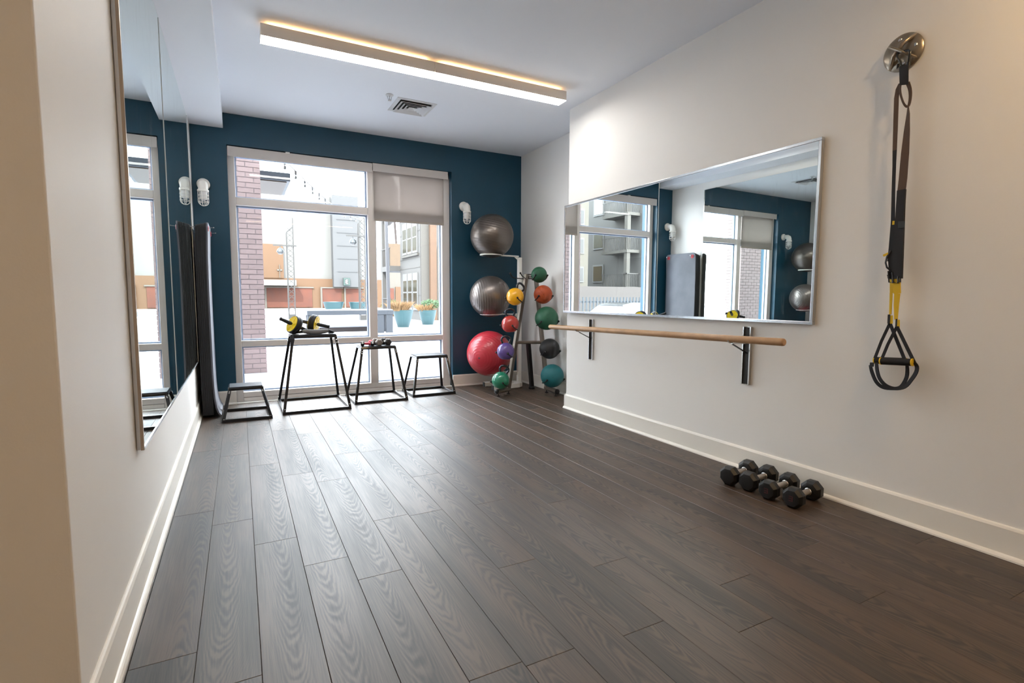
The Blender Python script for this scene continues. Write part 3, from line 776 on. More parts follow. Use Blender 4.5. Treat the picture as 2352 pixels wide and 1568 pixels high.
# ------------------------------------------------------------------ rubber dumbbells on the floor
drub = mat('dumbbell_rubber', srgb(14, 15, 18), .42, bump=.2, bscale=200)
knurl = mat('knurled_steel', srgb(190, 184, 176), .38, metal=.75, bump=.5, bscale=500)
dmark = mat('dumbbell_mark', srgb(80, 28, 36), .5)
def dumbbell(a, b, r, label, mark=False, grp='rubber dumbbells by the right wall'):
    a = Vector((a[0], a[1], r*math.cos(PI/8))); b = Vector((b[0], b[1], r*math.cos(PI/8)))
    d = (b-a).normalized(); t = thing('dumbbell', label, 'dumbbell', ((a+b)/2).xy.to_3d(), grp)
    hl = .036
    for p, s_ in ((a, -1), (b, 1)):
        pr = [(0, -hl), (r*.56, -hl), (r*.74, -hl*.92), (r, -hl*.45), (r, hl*.45), (r*.78, hl*.95), (r*.5, hl), (0, hl)]
        MB().lathe(pr, 8, p, d*s_, PI/8).build('weight_head', drub, t, bevel=.0015, seg=1)
        MB().lathe([(.0195, 0), (.0205, .003), (.0205, .012), (.0175, .015)], 20, p - d*s_*(hl-.001), -d*s_).build('collar', chrome, t, smooth=True)
        if mark and s_ < 0:
            MB().box(-.010, .010, -.001, .001, -.012, .012)
            q = p + d*s_*(hl+.0003); sd_ = Vector((-d.y, d.x, 0))
            mk = MB()
            for zz in (.012, 0, -.012): mk.bar(q - sd_*.010 + Vector((0,0,zz)), q + sd_*.010 + Vector((0,0,zz)), .0008, .004)
            mk.bar(q - sd_*.010 + Vector((0,0,-.013)), q - sd_*.010 + Vector((0,0,.013)), .0008, .004)
            mk.build('weight_number', dmark, t)
    hp = [(.0135, hl*.9)] ; ln = (b-a).length
    pr = [(.0135 + .0028*math.sin(PI*min(1, max(0, i/10))), hl*.9 + (ln-1.8*hl)*i/10) for i in range(11)]
    MB().lathe(pr, 18, a, d).build('handle', knurl, t, smooth=True)
dumbbell((2.603, 2.095), (2.805, 2.125), .061, 'black rubber dumbbell, farthest of the floor row and nearest the window')
dumbbell((2.622, 1.975), (2.825, 2.000), .061, 'black rubber dumbbell, second in the floor row from the window')
dumbbell((2.612, 1.838), (2.825, 1.862), .058, 'black rubber dumbbell with red mark, second in the floor row from the camera', True)
dumbbell((2.626, 1.700), (2.820, 1.722), .059, 'black rubber dumbbell with red mark, nearest of the floor row', True)

# ------------------------------------------------------------------ small dumbbells on the 24 inch box
def hexbell(a, b, z, r, hm, gm, label, six=6, hr=.011):
    a = Vector((a[0], a[1], z + r*math.cos(PI/six))); b = Vector((b[0], b[1], z + r*math.cos(PI/six)))
    d = (b-a).normalized(); t = thing('dumbbell', label, 'dumbbell', (a.x, a.y, z), 'small dumbbells on the plyo box')
    hl = r*.62
    for p, s_ in ((a, -1), (b, 1)):
        MB().lathe([(0, -hl), (r*.72, -hl), (r, -hl*.5), (r, hl*.5), (r*.72, hl), (0, hl)], six, p, d*s_, PI/six).build('weight_head', hm, t, bevel=.0012, seg=1)
    ln = (b-a).length
    MB().lathe([(hr + .0025*math.sin(PI*i/8), hl*.9 + (ln-1.8*hl)*i/8) for i in range(9)], 16, a, d).build('handle', gm, t, smooth=True)
redh = mat('red_grip', srgb(196, 52, 70), .4); greyi = mat('grey_iron', srgb(120, 112, 106), .5, metal=.2, bump=.4, bscale=90); darki = mat('dark_iron', srgb(50, 46, 46), .5, metal=.2, bump=.4, bscale=90)
zt = .600
hexbell((1.152, 5.64), (1.255, 5.625), zt, .031, blackm, redh, 'small dumbbell with red grip at the left of the medium box')
hexbell((1.250, 5.70), (1.272, 5.79), zt, .030, redh, redh, 'small red dumbbell lying behind the black ended one')
hexbell((1.330, 5.635), (1.322, 5.775), zt, .040, greyi, knurl, 'grey hex dumbbell on the medium box')
hexbell((1.430, 5.645), (1.412, 5.785), zt, .040, darki, knurl, 'dark hex dumbbell at the right of the medium box')

# ------------------------------------------------------------------ ab rollers and ankle weight on the tallest box
ylw = mat('roller_yellow', srgb(248, 212, 10), .4)
def ab_roller(c, ax, r, label):
    t = thing('ab_roller', label, 'ab roller', c, 'ab rollers on the tallest plyo box')
    c = Vector(c); a = Vector(ax).normalized(); hw = .030
    MB().lathe([(r*.90, -hw), (r*.97, -hw*.9), (r, -hw*.55), (r, -hw*.12), (r*.965, -hw*.05), (r*.965, hw*.05), (r, hw*.12), (r, hw*.55), (r*.97, hw*.9), (r*.90, hw)], 40, c, a).build('tire', rubber, t, smooth=True)
    u = a.orthogonal().normalized(); v = a.cross(u)
    for s_ in (-1, 1):
        hb = MB().lathe([(.0, hw*1.12), (.026, hw*1.15), (.03, hw*1.04), (r*.82, hw*1.04), (r*.87, hw*1.12), (r*.885, hw*.85), (r*.885, hw*.7)], 40, c, a*s_)
        for k_ in range(6):
            an = k_*PI/3; q = u*math.cos(an)+v*math.sin(an)
            hb.bar(c + a*s_*hw*1.05 + q*.024, c + a*s_*hw*1.05 + q*r*.84, .010, .006, a)
        hb.build('hub', ylw, t, smooth=False)
        MB().lathe([(.013, hw), (.013, hw+.012), (.0175, hw+.016), (.019, hw+.05), (.0175, hw+.09), (.016, hw+.118), (.019, hw+.126), (.014, hw+.133), (0, hw+.134)], 20, c, a*s_).build('handle', rubber, t, smooth=True)
ZB = .755
ab_roller((.475, 5.53, ZB+.092), (.82, .40, -.42), .092, 'left ab roller with yellow hub, leaning on its handle')
ab_roller((.665, 5.63, ZB+.098), (.88, -.44, -.20), .092, 'right ab roller with yellow hub, standing on the grey foam pad')
t = thing('foam_pad', 'grey rolled foam pad with black straps under the right ab roller', 'pad', (.70, 5.50, ZB))
path = [Vector((.545 + .24*i/8, 5.485 - .012*math.sin(PI*i/8), ZB+.026+.004*math.cos(PI*i/4))) for i in range(9)]
MB().tube(path, [.016,.022,.024,.024,.024,.024,.024,.022,.016], 20).build('pad_roll', mat('pad_grey', srgb(112, 112, 112), .7, bump=.3, bscale=90), t, smooth=True)
for q, s_ in ((path[0], -1), (path[-1], 1)):
    MB().tube([q, q+Vector((s_*.03, .01, -.008)), q+Vector((s_*.06, .03, -.018))], [.017, .012, .006], 12).build('end_cuff', rubber, t, smooth=True)
MB().ribbon([(.50, 5.46, ZB+.006), (.46, 5.44, ZB+.006), (.442, 5.424, ZB+.002), (.437, 5.414, ZB-.04), (.440, 5.408, ZB-.10)], [.03,.03,.034,.05,.016], .004, [(0,0,1),(0,0,1),(-.5,-.5,.7),(-.3,-1,0),(-.3,-1,0)]).build('strap', mat('webbing_black', srgb(24, 24, 30), .7), t)
MB().tube([(.79, 5.50, ZB+.006), (.84, 5.52, ZB+.008), (.83, 5.56, ZB+.01), (.76, 5.60, ZB+.012)], .006, 8).build('cord', rubber, t, smooth=True)

# ------------------------------------------------------------------ suspension trainer on the right wall
AX = XR
t = thing('wall_anchor', 'round steel anchor plate with crossed bars high on the right wall', 'anchor', (AX, 1.45, 2.33))
ac = Vector((AX, 1.455, 2.332))
stn = mat('anchor_steel', srgb(150, 140, 126), .3, metal=.8)
MB().lathe([(.0, .0), (.084, 0), (.088, .003), (.088, .010), (.08, .018), (.055, .026), (.0, .028)], 48, ac, (-1,0,0)).build('plate', stn, t, smooth=True)
bx = Vector((-1,0,0))
for an, wd, hh_ in ((math.radians(128), .020, .058), (math.radians(38), .013, .066)):
    u = Vector((0, math.cos(an), math.sin(an)))
    pth = [ac - u*.080 + bx*.008, ac - u*.062 + bx*(hh_*.55), ac - u*.03 + bx*hh_, ac + u*.03 + bx*hh_, ac + u*.062 + bx*(hh_*.55), ac + u*.080 + bx*.008]
    MB().tube(pth, wd*.5, 12).build('cross_bar', stn, t, smooth=True)
for an in (math.radians(80), math.radians(260), math.radians(170)):
    u = Vector((0, math.cos(an), math.sin(an)))
    MB().lathe([(.0105, .012), (.0105, .024), (.008, .026)], 6, ac + u*.058, (-1,0,0)).build('bolt', chrome, t)
TX = XR - .06
P = lambda x, y, dx=0: at(x, y, 'x', TX + dx)
web = mat('webbing_black', srgb(24, 24, 30), .7); webb = mat('webbing_brown', srgb(88, 68, 56), .75, bump=.3, bscale=300)
yel = mat('webbing_yellow', srgb(226, 186, 24), .6)
t = thing('suspension_trainer', 'black and yellow suspension strap trainer hanging from the wall anchor', 'suspension trainer', P(2062, 450))
# carabiner through the anchor
cb = [P(2068, 142), P(2061, 128), P(2064, 121), P(2086, 115), P(2091, 118), P(2089, 130), P(2086, 150), P(2070, 151)]
MB().tube(cb, .0055, 10, closed=True).lathe([(.009, -.01), (.009, .01)], 10, P(2064, 152), (0,0,1)).lathe([(.009, -.01), (.009, .01)], 10, P(2087, 148), (0,0,1)).build('carabiner', blackm, t, smooth=True)
MB().hexa([P(2066,196,-.012), P(2087,194,-.012), P(2087,194,.012), P(2066,196,.012)], [P(2065,152,-.012), P(2087,147,-.012), P(2087,147,.012), P(2065,152,.012)]).build('strap_sleeve', web, t, bevel=.004)
MB().ribbon([P(2085,190,.004), P(2090,205,.004), P(2091,222,.004), P(2088,240,.004), P(2083,245,.0), P(2076,238,-.004), P(2070,222,-.004), P(2067,205,-.006), P(2068,192,-.004)], [.018,.016,.014,.012,.010,.008,.008,.010,.014], .004, (-1,.3,0)).build('locking_loop', webb, t)
MB().ribbon([P(2068,192), P(2062,205), P(2059,225), P(2057,290), P(2055,345)], [.016,.018,.020,.020,.018], .003).build('strap', webb, t)
MB().ribbon([P(2055,345), P(2054,380), P(2052,440), P(2051,510), P(2047,570), P(2043,600)], [.018,.015,.015,.018,.022,.02], .003).build('strap', web, t)
MB().ribbon([P(2086,243,-.003), P(2086,262,-.003), P(2083,300,-.003), P(2079,350,-.003), P(2074,410,-.003), P(2071,436,-.003)], [.006,.018,.028,.034,.036,.036], .003, [(-1,.9,0),(-1,.5,0),(-1,.2,0),(-1,0,0),(-1,0,0),(-1,0,0)]).build('strap', webb, t)
MB().ribbon([P(2071,436,-.003), P(2069,470,-.006), P(2067,512,-.008), P(2063,570,-.010), P(2061,640,-.010)], [.036,.036,.038,.046,.044], .012).build('strap', web, t)
MB().ribbon([P(2057,515,-.004), P(2056,560,-.004), P(2052,600,-.006), P(2054,640,-.006)], [.030,.036,.042,.040], .010).build('strap', web, t)
MB().hexa([P(2063,524,-.018), P(2078,524,-.018), P(2078,524,.0), P(2063,524,0)], [P(2063,508,-.018), P(2079,508,-.018), P(2079,508,0), P(2063,508,0)]).build('adjust_buckle', blackm, t, bevel=.002)
MB().hexa([P(2049,516,-.012), P(2054,516,-.012), P(2054,516,-.004), P(2049,516,-.004)], [P(2050,507,-.012), P(2055,507,-.012), P(2055,507,-.004), P(2050,507,-.004)]).build('adjust_tab', yel, t)
MB().bar(P(2029,587,-.01), P(2040,582,-.01), .006, .010).build('adjust_tab', yel, t)
MB().ribbon([P(2046,575,-.012), P(2037,590,-.014), P(2034,603,-.014), P(2037,614,-.014), P(2045,620,-.012)], .009, .003, (-1,.6,0)).build('keeper_loop', web, t)
bk = MB()
for q in ((2040, 622, 2050, 650), (2050, 632, 2062, 650), (2062, 634, 2068, 648), (2038, 632, 2046, 640)):
    bk.tube([P(q[0],q[1],-.016), P(q[2],q[1]+3,-.016), P(q[2],q[3],-.016), P(q[0]+2,q[3]-2,-.016)], .0035, 8, closed=True)
bk.build('buckles', blackm, t, smooth=True)
MB().ribbon([P(2048,640), P(2048,673)], [.015,.015], .004).ribbon([P(2047,673), P(2045,722)], [.013,.010], .003).build('yellow_strap', yel, t)
MB().ribbon([P(2060,640,-.008), P(2061,674,-.008)], [.031,.031], .005).ribbon([P(2061,674,-.008), P(2059,700,-.008), P(2058,734,-.008)], [.026,.022,.014], .004).build('yellow_strap', yel, t)
for a_, b_, dx in (((2038,722),(2050,743), -.003), ((2056,732),(2066,752), -.011)):
    (xa, ya), (xb, yb) = a_, b_
    tg = MB().hexa([P(xa,yb,dx-.006), P(xb-6,yb,dx-.006), P(xb-6,yb,dx+.006), P(xa,yb,dx+.006)], [P(xa+1,ya,dx-.006), P(xb-5,ya,dx-.006), P(xb-5,ya,dx+.006), P(xa+1,ya,dx+.006)]).build('rubber_tag', rubber, t, bevel=.001)
    MB().hexa([P(xb-6,yb,dx-.004), P(xb+1,yb,dx-.004), P(xb+1,yb,dx+.004), P(xb-6,yb,dx+.004)], [P(xb-5,ya+2,dx-.004), P(xb+1,ya+2,dx-.004), P(xb+1,ya+2,dx+.004), P(xb-5,ya+2,dx+.004)]).build('yellow_tag', yel, tg)
for (s0, l_, r_, dx) in (((2044,742), (2008,826), (2079,828), -.002), ((2060,750), (2022,832), (2100,832), -.018)):
    MB().ribbon([P(*s0,dx), P((s0[0]*.45+l_[0]*.55), (s0[1]*.5+l_[1]*.5), dx), P(*l_,dx)], .012, .006).ribbon([P(*s0,dx), P((s0[0]*.55+r_[0]*.45), (s0[1]*.55+r_[1]*.45), dx), P(*r_,dx)], .014, .006).build('handle_strap', web, t)
foam = mat('foam_grip', srgb(16, 16, 18), .8, bump=.3, bscale=300)
for a_, b_, dx in (((2010,827),(2080,830),.008), ((2024,829),(2096,832),-.026)):
    h_ = MB().tube([P(*a_,dx), P(*b_,dx)], .0175, 18).build('grip', foam, t, smooth=True)
    for q in (a_, b_):
        d_ = (P(*b_,dx)-P(*a_,dx)).normalized()
        MB().lathe([(.0185, -.0025), (.0185, .0025)], 18, P(*q,dx), d_).build('grip_ring', yel, h_, smooth=True)
for pts_, dx in (([(1999,838),(2003,855),(2013,877),(2028,889),(2050,892),(2068,889),(2080,872),(2084,855),(2083,834)], .004), ([(2013,832),(2015,852),(2021,870),(2035,885),(2055,892),(2078,888),(2093,872),(2104,855),(2106,842),(2100,832)], -.022)):
    MB().ribbon([P(*q,dx) for q in pts_], [.014]+[.017]*(len(pts_)-2)+[.012], .005, (-1,.25,.1)).build('foot_cradle', web, t)
MB().hexa([P(1997,842,-.01), P(2007,842,-.01), P(2007,842,.008), P(1997,842,.008)], [P(1998,832,-.01), P(2008,832,-.01), P(2008,832,.008), P(1998,832,.008)]).build('cradle_buckle', blackm, t, bevel=.002)

# ================================================================== outside
def ext(*c, k=.068):          # outdoor colours darkened in the material so the bright sky doesn't blow them out
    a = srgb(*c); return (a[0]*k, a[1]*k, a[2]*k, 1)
G = -.05
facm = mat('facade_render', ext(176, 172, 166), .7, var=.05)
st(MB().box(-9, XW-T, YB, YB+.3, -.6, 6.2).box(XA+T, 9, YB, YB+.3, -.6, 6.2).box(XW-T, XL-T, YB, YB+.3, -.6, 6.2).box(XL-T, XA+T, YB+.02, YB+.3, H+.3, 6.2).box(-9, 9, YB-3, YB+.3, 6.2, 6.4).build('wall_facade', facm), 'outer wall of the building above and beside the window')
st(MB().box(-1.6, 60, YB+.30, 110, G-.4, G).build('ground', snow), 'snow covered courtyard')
st(MB().box(-70, -1.6, YB+.30, 110, -1.0, -.55).build('street', snow), 'lower snowy street beyond the courtyard edge')
# paving joints seen through the thin snow
t = thing('paving_edge', 'dark joint lines showing through the snow of the courtyard', 'paving', (1.5, 14, G))
for a, b in (((-1.2, 14.6), (2.1, 14.4)), ((-1.2, 20.2), (2.6, 20.0))):
    MB().bar((a[0], a[1], G+.001), (b[0], b[1], G+.001), .05, .006).build('joint', mat('joint_grey', ext(150, 150, 160), .8), t)

# brick column: core with individually laid bricks
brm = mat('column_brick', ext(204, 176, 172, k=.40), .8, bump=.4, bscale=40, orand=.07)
mortar = mat('mortar', ext(212, 196, 194, k=.40), .9, bump=.3, bscale=60)
CX0, CX1, CY0, CY1 = -.62, .345, 8.82, 9.27
t = thing('brick_column', 'pale pinkish brick column standing just outside the window', 'column', ((CX0+CX1)/2, (CY0+CY1)/2, G))
MB().box(CX0+.008, CX1-.008, CY0+.008, CY1-.008, G, 5.5).build('mortar_core', mortar, t)
bw, bh, bd, jt = .2095, .0655, .09, .010
nfull = {}
def brick(x0, x1, y0, y1, z0):
    key = (round(x1-x0, 4), round(y1-y0, 4))
    c = Vector(((x0+x1)/2, (y0+y1)/2, z0+bh/2))
    if key not in nfull:
        a, b = key
        o = MB().box(-a/2, a/2, -b/2, b/2, -bh/2, bh/2).build('brick', brm, local=True); nfull[key] = o.data
    else:
        o = bpy.data.objects.new('brick', nfull[key]); col.objects.link(o)
    o.parent = t; o.location = c - WL[t.name]
cnt = 0; z = G + .003; row = 0
while z < 3.35:
    # front face
    x = CX0 if row % 2 == 0 else CX0 - (bw+jt)/2
    while x < CX1 - .02:
        a, b = max(x, CX0), min(x+bw, CX1)
        if b-a > .03: brick(a, b, CY0, CY0+.05, z); cnt += 1
        x += bw+jt
    y = CY0 + .06
    q = [(CY0+.06, CY0+.06+bw), (CY0+.07+bw, CY1)] if row % 2 else [(CY0+.06, CY0+.06+bw/2), (CY0+.07+bw/2, CY1-.004)]
    for a, b in q[:1]: brick(CX1-.05, CX1, a, b, z); cnt += 1
    z += bh+jt; row += 1
MB().box(CX0, CX1, CY0, CY1, 3.36, 5.5).build('column_top', brm, t)
MB().box(CX0-.03, CX1-.05, CY0+.17, CY1+.03, G+.0, 3.35).build('column_back', brm, t)

CX2 = 4.95
t = thing('brick_column', 'pinkish brick column right of the window, seen only in the mirrors', 'column', (CX2+.45, 9.05, G))
MB().box(CX2+.008, CX2+.957, 8.83, 9.262, G, 5.5).build('mortar_core', mortar, t)
sb = MB(); z = G + .003; row = 0
while z < 4.2:
    x = CX2 if row % 2 == 0 else CX2 - (bw+jt)/2
    while x < CX2+.965-.02:
        a, b = max(x, CX2), min(x+bw, CX2+.965)
        if b-a > .03: sb.box(a, b, 8.82, 8.87, z, z+bh)
        x += bw+jt
    y = 8.88 if row % 2 else 8.88-.05
    while y < 9.25: sb.box(CX2-.0, CX2+.05, max(y, 8.88), min(y+bw, 9.27), z, z+bh); y += bw+jt
    z += bh+jt; row += 1
tag(sb.build('brickwork', brm, t), kind='stuff')

# canopy behind the column
blu = mat('canopy_blue', ext(92, 118, 146), .5); woods = mat('canopy_soffit', ext(206, 164, 116), .6, var=.15, vscale=8)
t = thing('canopy', 'blue grey metal canopy with wooden soffit behind the brick column', 'canopy', (-.1, 10.4, 3.1))
MB().box(-1.06, .87, 10.0, 11.4, 3.13, 3.27).build('fascia', blu, t, bevel=.006)
MB().box(-1.00, .81, 10.06, 11.34, 3.115, 3.13).build('soffit', woods, t)
MB().box(-.2, -.05, 10.6, 10.75, G, 3.12).build('canopy_post', blu, t)

# string lights
t = thing('string_lights', 'dark festoon cable with hanging bulbs from the column towards the lamp tower', 'string lights', (.6, 9.6, 3.5))
A_, B_ = Vector((.58, 9.5, 3.52)), at(834, 505, 'y', 26.6)
cab = [A_.lerp(B_, i/24) - Vector((0,0,.28*math.sin(PI*i/24))) for i in range(25)]
MB().tube(cab, .012, 6).build('cable', blackm, t)
for k_ in range(1, 11):
    f_ = .045 + .052*(k_-1) if k_ < 6 else .31 + .12*(k_-6)
    f_ = min(f_, .97); q = A_.lerp(B_, f_) - Vector((0,0,.28*math.sin(PI*f_)))
    bo = MB().tube([q, q-Vector((0,0,.075))], .021, 8).build('socket', blackm, t)
    MB().lathe([(0,-.16),(.02,-.155),(.032,-.125),(.026,-.09),(.016,-.072)], 12, q).build('bulb', mat('bulb_glass', ext(190, 190, 186), .15, coat=.5), bo, smooth=True)

# lamp towers (lattice posts)
lat = mat('lattice_steel', ext(116, 112, 104, k=.05), .5)
def tower(x, y, w_, h1, h2, arm_z, arm_x, label):
    t = thing('lattice_lamp_post', label, 'lamp post', (x, y, G), 'lattice lamp posts in the courtyard')
    a, b = x-w_/2, x+w_/2; r = .028
    MB().bar((a, y, G), (a, y, h1), .05, .05).build('chord', lat, t); MB().bar((b, y, G), (b, y, h2), .055, .05).build('chord', lat, t)
    MB().bar((a, y+w_, G), (a, y+w_, h1), .04, .04).build('chord', lat, t)
    MB().bar((a, y, h1), (b, y, h1+.3), .04, .04).build('top_brace', lat, t)
    lm = MB(); z = G+.25; n = 0; s_ = .26
    while z < h1:
        lm.bar((a, y, z), (b, y, z+s_), .022, .022); lm.bar((b, y, z), (a, y, z+s_), .022, .022)
        z += s_; n += 1
    tag(lm.build('lattice', lat, t), kind='stuff')
    MB().box(a-.03, b+.03, y-.05, y+w_+.05, G, G+.25).build('base_plate', lat, t)
    MB().bar((b+.15, y-.05, arm_z), (arm_x, y-.05, arm_z), .06, .07).build('arm', lat, t)
    lx = arm_x + .33
    sh = MB().lathe([(.02, .0), (.02, -.12), (.10, -.16), (.17, -.26), (.18, -.34), (.16, -.35), (.15, -.27), (.0, -.2)], 20, (lx, y-.05, arm_z)).build('lamp_shade', mat('lamp_grey', ext(150, 160, 164), .35, metal=.4), t, smooth=True)
    MB().lathe([(.0, -.46), (.10, -.44), (.14, -.36)], 16, (lx, y-.05, arm_z)).build('lamp_globe', mat('globe', ext(210, 212, 214), .3), sh, smooth=True)
tower(2.40, 29.0, .30, 4.38, 5.12, 3.70, 1.60, 'lattice lamp post seen through the middle of the wide pane, above the ab rollers')
tower(5.50, 26.5, .28, 4.75, 5.0, 4.10, 4.72, 'lattice lamp post seen at the right edge of the wide pane, against the mullion')

# planters
pot = mat('planter_teal', ext(84, 178, 190), .45); dry = mat('dry_grass', ext(206, 160, 104, k=.2), .8, orand=.1); grn = mat('evergreen', ext(84, 132, 70, k=.2), .8, var=.3, vscale=9); yg = mat('yellow_green', ext(190, 196, 50, k=.12), .8, var=.25, vscale=9)
def tuft(c, r, h, n, m_, name, label, cat, kind='stuff', lean=.5):
    mb = MB(); rnd = random.Random(int(c[0]*100))
    for i in range(n):
        a = rnd.uniform(0, 2*PI); rr_ = r*math.sqrt(rnd.random())*.7; b = Vector((c[0]+rr_*math.cos(a), c[1]+rr_*math.sin(a), c[2]))
        l_ = rnd.uniform(.5, 1)*h; t_ = b + Vector((math.cos(a)*lean*l_*rnd.random(), math.sin(a)*lean*l_*rnd.random(), l_)); w_ = .012
        s_ = Vector((-math.sin(a), math.cos(a), 0))*w_
        mb.add([b-s_, b+s_, b.lerp(t_, .6)+s_*.7+Vector((0,0,.04)), t_, b.lerp(t_, .6)-s_*.7+Vector((0,0,.04))], [(0,1,2,3,4)])
    return tag(mb.build(name, m_, loc=c), label, cat, None, kind)
def bush(c, r, h, n, m_, label):
    mb = MB(); rnd = random.Random(int(c[0]*77))
    for i in range(n):
        v_ = Vector((rnd.gauss(0,1), rnd.gauss(0,1), rnd.gauss(0,1))).normalized()*rnd.uniform(.55, 1)
        q = Vector(c) + Vector((v_.x*r, v_.y*r, h/2 + v_.z*h/2)); a = Vector((rnd.gauss(0,1), rnd.gauss(0,1), rnd.gauss(0,1))).normalized(); b = a.orthogonal().normalized(); s_ = .045
        mb.add([q-a*s_, q-b*s_*.5, q+a*s_, q+b*s_*.5], [(0,1,2,3)])
    return tag(mb.build('shrub', m_, loc=c), label, 'shrub', None, 'stuff')
def planter(x, y, r1, r0, h, label, z=G):
    t = thing('planter', label, 'planter', (x, y, z), 'teal bowl planters in the snow')
    MB().lathe([(0, 0), (r0, 0), (r0*1.05, .01), ((r0*.45+r1*.55), h*.45), (r1*.97, h*.93), (r1, h), (r1*.93, h), (r1*.9, h*.9), (0, h*.9)], 36, (x, y, z)).build('bowl', pot, t, smooth=True)
    MB().lathe([(0, h*1.0), (r1*.5, h*.99), (r1*.9, h*.93), (r1*.9, h*.9), (0, h*.9)], 24, (x, y, z)).build('snow_fill', snow, t, smooth=True)
planter(5.62, 19.8, .40, .21, .67, 'nearest teal planter, with dry grass, just right of the metal table')
planter(7.08, 21.2, .38, .22, .62, 'teal planter with an evergreen at the right edge of the window')
planter(7.22, 47, .88, .62, .72, 'far wide teal planter, left one of the two by the orange wall')
planter(9.30, 47, .80, .58, .70, 'far wide teal planter, right one, partly behind the lamp post')
tuft((5.50, 19.8, .58), .5, .42, 420, dry, 'ornamental_grass', 'dry tan grass spilling out of the nearest teal planter', 'grass', lean=1.1)
tuft((6.95, 21.2, .52), .4, .35, 260, dry, 'ornamental_grass', 'dry grass under the evergreen in the right planter', 'grass', lean=1.1)
bush((7.25, 21.3, .62), .42, .42, 700, grn, 'dark green evergreen shrub in the right planter')
bush((8.3, 32, .1), .62, .9, 900, yg, 'yellow green shrub in front of the apartment house')
tuft((8.6, 31, G), 1.2, .5, 500, dry, 'ornamental_grass', 'strip of dry grass beside the yellow green shrub', 'grass', lean=.8)

# metal table frame and low wall
mtl = mat('table_blue_grey', ext(126, 140, 160), .5, metal=.2)
t = thing('metal_table', 'long blue grey steel table frame standing in the snow', 'table', (3.15, 17, G))
MB().box(1.82, 4.48, 16.9, 17.7, .55, .69).build('table_top', mtl, t, bevel=.004)
for x0, x1 in ((1.82, 2.14), (3.93, 4.16), (4.24, 4.46)): MB().box(x0, x1, 16.92, 17.02, G, .55).build('leg', mtl, t, bevel=.004)
for x0, x1 in ((1.86, 2.1), (4.0, 4.4)): MB().box(x0, x1, 17.58, 17.68, G, .55).build('leg', mtl, t, bevel=.004)
MB().box(1.86, 4.46, 16.94, 17.66, .69, .715).build('snow_cover', snow, t, bevel=.01)
t = thing('low_wall', 'low pinkish masonry wall with snow on top, under the metal table', 'wall', (3.3, 18.2, G))
MB().box(2.3, 4.4, 18.0, 18.3, G, .10).build('masonry', mat('pink_masonry', ext(186, 164, 160), .8, bump=.4, bscale=20), t)
MB().box(2.28, 4.42, 17.98, 18.9, .10, .17).build('snow_cap', snow, t, bevel=.02)
t = thing('steel_post', 'slim dark steel post rising behind the metal table', 'post', (4.42, 17.9, G))
MB().bar((4.62, 18.0, G), (4.545, 18.0, 4.6), .10, .10).build('pole', mat('post_grey', ext(120, 124, 140), .5), t)
MB().box(4.54, 4.70, 17.92, 18.08, G, G+.04).build('base', mtl, t)

# far building group
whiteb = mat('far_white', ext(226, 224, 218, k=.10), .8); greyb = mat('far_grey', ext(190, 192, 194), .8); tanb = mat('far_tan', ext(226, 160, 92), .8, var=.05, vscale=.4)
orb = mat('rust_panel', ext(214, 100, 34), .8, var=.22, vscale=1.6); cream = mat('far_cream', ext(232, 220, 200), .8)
t = thing('white_building', 'large plain white building across the courtyard with tan masonry ground floor', 'building', (7, 56, G))
MB().box(-12, 8.5, 56, 70, 2.9, 11.2).box(11.05, 13.6, 56, 70, 2.9, 10.4).build('upper_wall', whiteb, t)
MB().box(8.5, 11.05, 54.8, 70, 2.1, 11.2).build('stair_shaft', greyb, t)
for z in (3.6, 4.9, 6.2, 7.5, 8.8, 10.1): MB().box(8.9, 10.9, 54.76, 54.8, z, z+.05).build('panel_joint', mat('joint_far', ext(160, 164, 168), .8), t)
MB().box(-12, 13.6, 55.6, 70, G, 2.9).build('ground_floor_wall', tanb, t)
MB().box(-12, 3.95, 55.5, 55.98, 2.9, 6.15).build('tan_block', tanb, t)
MB().box(3.35, 3.8, 55.4, 55.5, 3.6, 3.75).box(3.55, 3.6, 55.4, 55.5, 2.9, 4.2).build('block_sign', cream, t)
MB().box(-12, 4.9, 53.6, 55.6, 2.15, 2.68).build('canopy_band', whiteb, t)
for x0, x1, z0 in ((2.35, 6.5, .05), (7.45, 9.35, .05), (9.75, 11.4, .05), (-3.2, 1.6, .05)):
    p_ = MB().box(x0, x1, 55.50, 55.6, z0, 1.95).build('rust_panel', orb, t)
    MB().box(x0-.16, x1+.16, 55.40, 55.56, 1.95, 2.08).box(x0-.16, x0, 55.40, 55.56, G, 1.95).build('panel_frame', cream, p_)
t = thing('letter_sign', 'square green sign with white letter E on the grey stair shaft', 'sign', (9.7, 54.5, 2.6))
gsn = mat('sign_green', ext(24, 110, 92), .5)
MB().box(9.36, 10.04, 54.45, 54.6, 2.22, 3.02).build('sign_box', gsn, t, bevel=.02)
MB().box(9.44, 9.96, 54.43, 54.45, 2.30, 2.94).build('sign_face', mat('sign_mint', ext(120, 200, 180), .5), t)
MB().box(9.49, 9.91, 54.415, 54.43, 2.34, 2.90).build('sign_inner', mat('sign_dark', ext(40, 90, 84), .5), t)
MB().box(9.58, 9.64, 54.40, 54.415, 2.42, 2.82).box(9.58, 9.80, 54.40, 54.415, 2.76, 2.82).box(9.58, 9.78, 54.40, 54.415, 2.59, 2.65).box(9.58, 9.80, 54.40, 54.415, 2.42, 2.48).build('lettering', mat('letter_white', ext(235, 232, 228), .5), t)
MB().box(9.5, 9.6, 54.6, 54.8, 2.4, 2.6).build('sign_mount', gsn, t)
t = thing('brick_building', 'tan brick hall with cream lower storey right of the mullion view', 'building', (15, 57, G))
MB().box(13.7, 22, 56.5, 66, 4.2, 6.9).build('brick_storey', mat('far_brick', ext(216, 174, 126), .8, var=.08, vscale=2), t)
